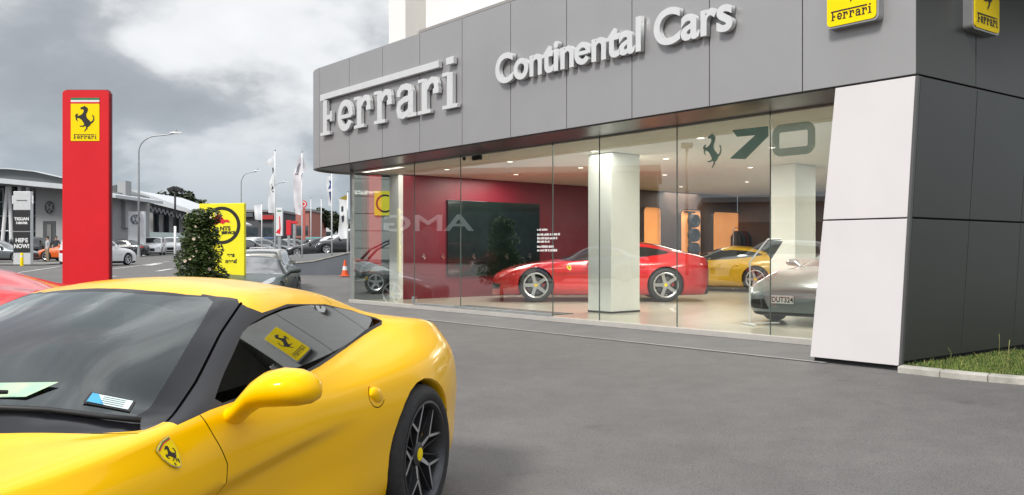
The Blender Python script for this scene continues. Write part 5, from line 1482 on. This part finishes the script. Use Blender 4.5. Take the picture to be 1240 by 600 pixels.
b.add([v for v in vs],[(i,(i+1)%n,(i+1)%n+n,i+n) for i in range(n) if vs[i][0]<kx+.60]); b.build('black_ring',INK,sgy,fixn=False)
# dark utility truck with a sports bar
Yt=28.0; DK=mat('utility dark grey',(.05,.06,.065),rough=.4,coat=.6)
tr=empty('utility_truck',(wx(455,Yt),Yt,ground_z(wx(455,Yt),Yt)),0,label='dark utility truck with a curved sports bar behind the glass corner',cat='truck')
b=MB(); body=[(-.66,.56),(-.46,.50),(-.42,.80),(-.15,.98),(.15,.98),(.42,.80),(.46,.50),(1.3,.50),(3.9,.55),(4.2,.75),(4.15,1.02),(3.0,1.12),(2.3,1.78),(1.2,1.82),(.95,1.12),(-.66,1.12)]
b.prism(body,-1.75,0,FACE); b.build('body',DK,tr,bevel=.05)
b=MB(); b.prism([(-.55,.62),(-.45,.90),(-.18,1.08),(.18,1.08),(.45,.90),(.55,.62),(.46,.6),(.40,.82),(.14,.99),(-.14,.99),(-.40,.82),(-.46,.6)],.0,.07,FACE); b.build('wheel_flare',GREYP,tr,bevel=.01)
for (xx,yy) in ((0,.10),(0,1.65),(3.1,.10),(3.1,1.65)):
    w=copy_tree(WP_ROAD,tr); w.location=(xx,yy,.38); w.scale=(1.12,1,1.12); w.rotation_euler=(0,0,PI if yy<1 else 0)
b=MB(); b.tube([(-.5,.15,1.12),(-.2,.17,1.45),(.3,.2,1.72),(.9,.2,1.78)],.045,8); b.tube([(-.5,1.55,1.12),(-.2,1.55,1.45),(.3,1.55,1.72),(.9,1.55,1.78)],.045,8); b.tube([(.3,.2,1.72),(.3,1.55,1.72)],.04,8); b.build('sports_bar',DALLOY,tr,smooth=True)
b=MB(); b.prism([(1.2,1.16),(2.75,1.16),(2.25,1.68),(1.3,1.70)],.002,.01,FACE); b.build('side_window',DGLASS,tr)
b=MB(); b.box(-.71,-.63,.05,.35,.72,1.02); b.build('taillight',TAIL,tr,bevel=.01)
b=MB(); b.box(-.74,-.661,.1,1.65,.45,.62); b.build('bumper',CHROME,tr,bevel=.02)
# ---------------- across the road at the left, out of the frame but mirrored in the shop glass
AMG=empty('black_showroom',(-62,38,ground_z(-62,38)),R(90),label='dark showroom across the road, mirrored in the shop glass',cat='building')
b=MB(); b.box(-24,20,0,14,0,8.0); b.build('wall',mat('black cladding',(.035,.035,.04),rough=.4),AMG)
b=MB(); b.box(-24.3,20.3,-1.2,14.3,8.002,8.5); b.build('roof_edge',GWALL,AMG)
for i in range(9):
    b=MB(); b.box(-23+4.7*i,-19.2+4.7*i,-.06,-.002,.4,4.6); b.build('window',SMOKE,AMG)
text_obj('wording','AMG',2.1,WHITE,AMG,T((-7.4,-.1,2.9)),ext=.03,off=.03,sx=1.9)
lg=shop('low_building','long pale low building across the road, mirrored in the shop glass',-900,-899,290,303,40,WHTP) if False else None
for i,(x_,y_) in enumerate(((-45,-6),(-48,-16),(-42,-27),(-40,-36))):
    e=tree(620,60,230,70,['tree mirrored in the right end of the shop glass','second tree mirrored in the shop glass','third tree mirrored in the shop glass','fourth tree mirrored in the shop glass'][i],80+i,n=2200,leaf=.7,nl=12); e.location=(x_,y_,0)
for i,(x_,y_) in enumerate(((-30,12),(-26,2),(-28,-8))):
    e=empty('park_light',(x_,y_,0),0,label=['square headed lamp post mirrored near the column','square headed lamp post mirrored left of the horse','square headed lamp post mirrored below the 70'][i],cat='lamp post')
    b=MB(); b.tube([(0,0,0),(0,0,6.6)],.08,8); b.build('pole',GALV,e,smooth=True); b=MB(); b.box(-.45,.45,-.3,.3,6.55,6.75); b.build('lamp_head',BLK,e,bevel=.03)
ow=empty('workshop_building',(-58,-30,0),R(90),label='long grey workshop across the road, mirrored in the shop glass',cat='building')
b=MB(); b.box(-10,40,0,12,0,5.2); b.build('wall',GWALL,ow); b=MB(); b.box(-10.3,40.3,-.8,12.3,5.202,5.6); b.build('roof_edge',GWALL,ow)
for i in range(8):
    b=MB(); b.box(-9+6*i,-4.5+6*i,-.06,-.002,.2,3.6); b.build('window',SMOKE,ow)
for i,(x_,y_,pt) in enumerate(((-20,9,WHTP),(-19,3,BLKP),(-21,-4,GREYP),(-20,16,BLUEP))):
    e=road_car('sedan' if i%2 else 'suv',pt,620,60,R(80),['white car mirrored in the shop glass','black car mirrored in the shop glass','grey car mirrored in the shop glass','blue car mirrored in the shop glass'][i],wheels=False); e.location=(x_,y_,0)
# ------------------------------------------------------------------ ground sheet
def asphalt_mat():
    m=bpy.data.materials.new('asphalt'); nt,N,L=nodes(m); b=N['Principled BSDF']; b.inputs['Roughness'].default_value=.78
    tc=N.new('ShaderNodeTexCoord')
    def noise(s,d=4,rough=.6):
        n=N.new('ShaderNodeTexNoise'); n.inputs['Scale'].default_value=s; n.inputs['Detail'].default_value=d; n.inputs['Roughness'].default_value=rough
        L.new(tc.outputs['Object'],n.inputs['Vector']); return n
    big=noise(.55,6); mid=noise(3.2,5); fine=noise(140,2); grit=N.new('ShaderNodeTexVoronoi'); grit.inputs['Scale'].default_value=95
    L.new(tc.outputs['Object'],grit.inputs['Vector'])
    r1=N.new('ShaderNodeValToRGB'); r1.color_ramp.elements[0].position=.32; r1.color_ramp.elements[1].position=.72
    r1.color_ramp.elements[0].color=(.118,.113,.110,1); r1.color_ramp.elements[1].color=(.146,.140,.136,1)
    L.new(big.outputs['Fac'],r1.inputs['Fac'])
    r2=N.new('ShaderNodeValToRGB'); r2.color_ramp.elements[0].position=.35; r2.color_ramp.elements[1].position=.65
    r2.color_ramp.elements[0].color=(.90,.90,.90,1); r2.color_ramp.elements[1].color=(1.05,1.05,1.05,1)
    L.new(mid.outputs['Fac'],r2.inputs['Fac'])
    r3=N.new('ShaderNodeValToRGB'); r3.color_ramp.elements[0].position=.1; r3.color_ramp.elements[1].position=.75
    r3.color_ramp.elements[0].color=(1.4,1.38,1.35,1); r3.color_ramp.elements[1].color=(.76,.76,.76,1)
    L.new(grit.outputs['Distance'],r3.inputs['Fac'])
    m1=N.new('ShaderNodeMixRGB'); m1.blend_type='MULTIPLY'; m1.inputs[0].default_value=1
    L.new(r1.outputs[0],m1.inputs[1]); L.new(r2.outputs[0],m1.inputs[2])
    m2=N.new('ShaderNodeMixRGB'); m2.blend_type='MULTIPLY'; m2.inputs[0].default_value=.8
    L.new(m1.outputs[0],m2.inputs[1]); L.new(r3.outputs[0],m2.inputs[2])
    # a few oil spots and pale scuffs
    sp=noise(1.7,3,.5); r4=N.new('ShaderNodeValToRGB'); r4.color_ramp.elements[0].position=.66; r4.color_ramp.elements[1].position=.74
    r4.color_ramp.elements[0].color=(1,1,1,1); r4.color_ramp.elements[1].color=(.72,.72,.72,1); L.new(sp.outputs['Fac'],r4.inputs['Fac'])
    m3=N.new('ShaderNodeMixRGB'); m3.blend_type='MULTIPLY'; m3.inputs[0].default_value=1
    L.new(m2.outputs[0],m3.inputs[1]); L.new(r4.outputs[0],m3.inputs[2]); L.new(m3.outputs[0],b.inputs['Base Color'])
    bp=N.new('ShaderNodeBump'); bp.inputs['Strength'].default_value=.55; bp.inputs['Distance'].default_value=.006
    L.new(grit.outputs['Distance'],bp.inputs['Height']); L.new(bp.outputs['Normal'],b.inputs['Normal'])
    return m
ASPH=asphalt_mat()
gx=[-2500,-900,-400,-200,-120,-80,-50,-35,-25,-18]+[-14+.5*i for i in range(57)]+[18,22,30,45,70,120,250,900,2500]
gy=[-900,-300,-100,-40,-15,-8,-4]+[-2+.5*i for i in range(45)]+[21,22,23,24,25,26,28,32,38,45,60,80,120,200,419,420,600,1500,4000]
sheet('ground',ASPH,gx,gy)

# ------------------------------------------------------------------ sky and sun
w=bpy.data.worlds.new('World'); sc.world=w; w.use_nodes=True
nt=w.node_tree; N=nt.nodes; L=nt.links
bg=N['Background']; bg.inputs['Strength'].default_value=0.132
sky=N.new('ShaderNodeTexSky'); sky.sky_type='NISHITA'; sky.sun_disc=False
SEL,SAZ=R(45),R(217)
sky.sun_elevation=SEL; sky.sun_rotation=SAZ
tc=N.new('ShaderNodeTexCoord'); sep=N.new('ShaderNodeSeparateXYZ'); L.new(tc.outputs['Generated'],sep.inputs[0])
def math_(op,a,b=None):
    n=N.new('ShaderNodeMath'); n.operation=op
    for i,v in enumerate((a,b)):
        if v is None: continue
        if isinstance(v,(int,float)): n.inputs[i].default_value=v
        else: L.new(v,n.inputs[i])
    return n.outputs[0]
zz=math_('MAXIMUM',sep.outputs['Z'],0.0)
den=math_('ADD',zz,0.42)
u=math_('DIVIDE',sep.outputs['X'],den); v=math_('DIVIDE',sep.outputs['Y'],den)
cmb=N.new('ShaderNodeCombineXYZ'); L.new(u,cmb.inputs[0]); L.new(v,cmb.inputs[1]); cmb.inputs[2].default_value=3.7
def cn(scale,det,rough,dist=0.0):
    n=N.new('ShaderNodeTexNoise'); n.inputs['Scale'].default_value=scale; n.inputs['Detail'].default_value=det; n.inputs['Roughness'].default_value=rough; n.inputs['Distortion'].default_value=dist
    L.new(cmb.outputs[0],n.inputs['Vector']); return n.outputs['Fac']
big=cn(1.9,9,.5,.1); lump=cn(6.0,6,.5,.0)
mixn=math_('ADD',math_('MULTIPLY',big,.70),math_('MULTIPLY',lump,.30))
r=N.new('ShaderNodeValToRGB'); cr=r.color_ramp
cr.elements[0].position=.35; cr.elements[0].color=(2.75,2.95,3.2,1)
cr.elements[1].position=.62; cr.elements[1].color=(7.4,7.5,7.6,1)
for p,c in ((.43,(3.15,3.35,3.6,1)),(.475,(3.9,4.1,4.3,1)),(.505,(5.5,5.65,5.8,1)),(.55,(6.9,7.0,7.1,1))):
    e=cr.elements.new(p); e.color=c
L.new(mixn,r.inputs['Fac'])
# bluish haze band low over the horizon
hz=N.new('ShaderNodeValToRGB'); hz.color_ramp.elements[0].position=.03; hz.color_ramp.elements[1].position=.17
hz.color_ramp.elements[0].color=(1,1,1,1); hz.color_ramp.elements[1].color=(0,0,0,1); L.new(sep.outputs['Z'],hz.inputs['Fac'])
mh=N.new('ShaderNodeMixRGB'); L.new(math_('MULTIPLY',hz.outputs['Color'],.85),mh.inputs[0]); L.new(r.outputs[0],mh.inputs[1]); mh.inputs[2].default_value=(2.9,3.45,4.0,1)
# overcast skies are brighter overhead
zen=N.new('ShaderNodeMapRange'); zen.inputs['From Min'].default_value=.26; zen.inputs['From Max'].default_value=.95; zen.inputs['To Min'].default_value=1.0; zen.inputs['To Max'].default_value=2.35
L.new(sep.outputs['Z'],zen.inputs['Value'])
vm=N.new('ShaderNodeVectorMath'); vm.operation='SCALE'; L.new(mh.outputs[0],vm.inputs[0]); L.new(zen.outputs[0],vm.inputs['Scale'])
ms=N.new('ShaderNodeMixRGB'); ms.inputs[0].default_value=.94; L.new(sky.outputs[0],ms.inputs[1]); L.new(vm.outputs[0],ms.inputs[2])
L.new(ms.outputs[0],bg.inputs['Color'])
sd=bpy.data.lights.new('sun','SUN'); sd.energy=3.1; sd.angle=R(13); sd.color=(1,.96,.9)
so=bpy.data.objects.new('sun',sd); COL.objects.link(so)
# light travels away from the sun
az=SAZ; sdir=Vector((math.sin(az)*math.cos(SEL),math.cos(az)*math.cos(SEL),math.sin(SEL)))
so.rotation_euler=(-sdir).to_track_quat('-Z','Y').to_euler()
# ------------------------------------------------------------------ camera
cd=bpy.data.cameras.new('camera'); cam=bpy.data.objects.new('camera',cd); COL.objects.link(cam)
cam.location=(0,0,CAMZ); cam.rotation_euler=(R(90),0,0)
cd.sensor_width=36; cd.lens=36*1050/1240; cd.shift_y=4/1240; cd.clip_start=.05; cd.clip_end=8000
sc.camera=cam
sc.view_settings.view_transform='Standard'; sc.view_settings.look='None'; sc.view_settings.exposure=0; sc.view_settings.gamma=1
sc.cycles.max_bounces=8; sc.cycles.transparent_max_bounces=16; sc.cycles.glossy_bounces=4
sc.cycles.caustics_reflective=False; sc.cycles.caustics_refractive=False
for pr in (WP_STAR,WP_FIVE)+tuple(globals().get('MORE_PROTOS',())): bake_away(pr)
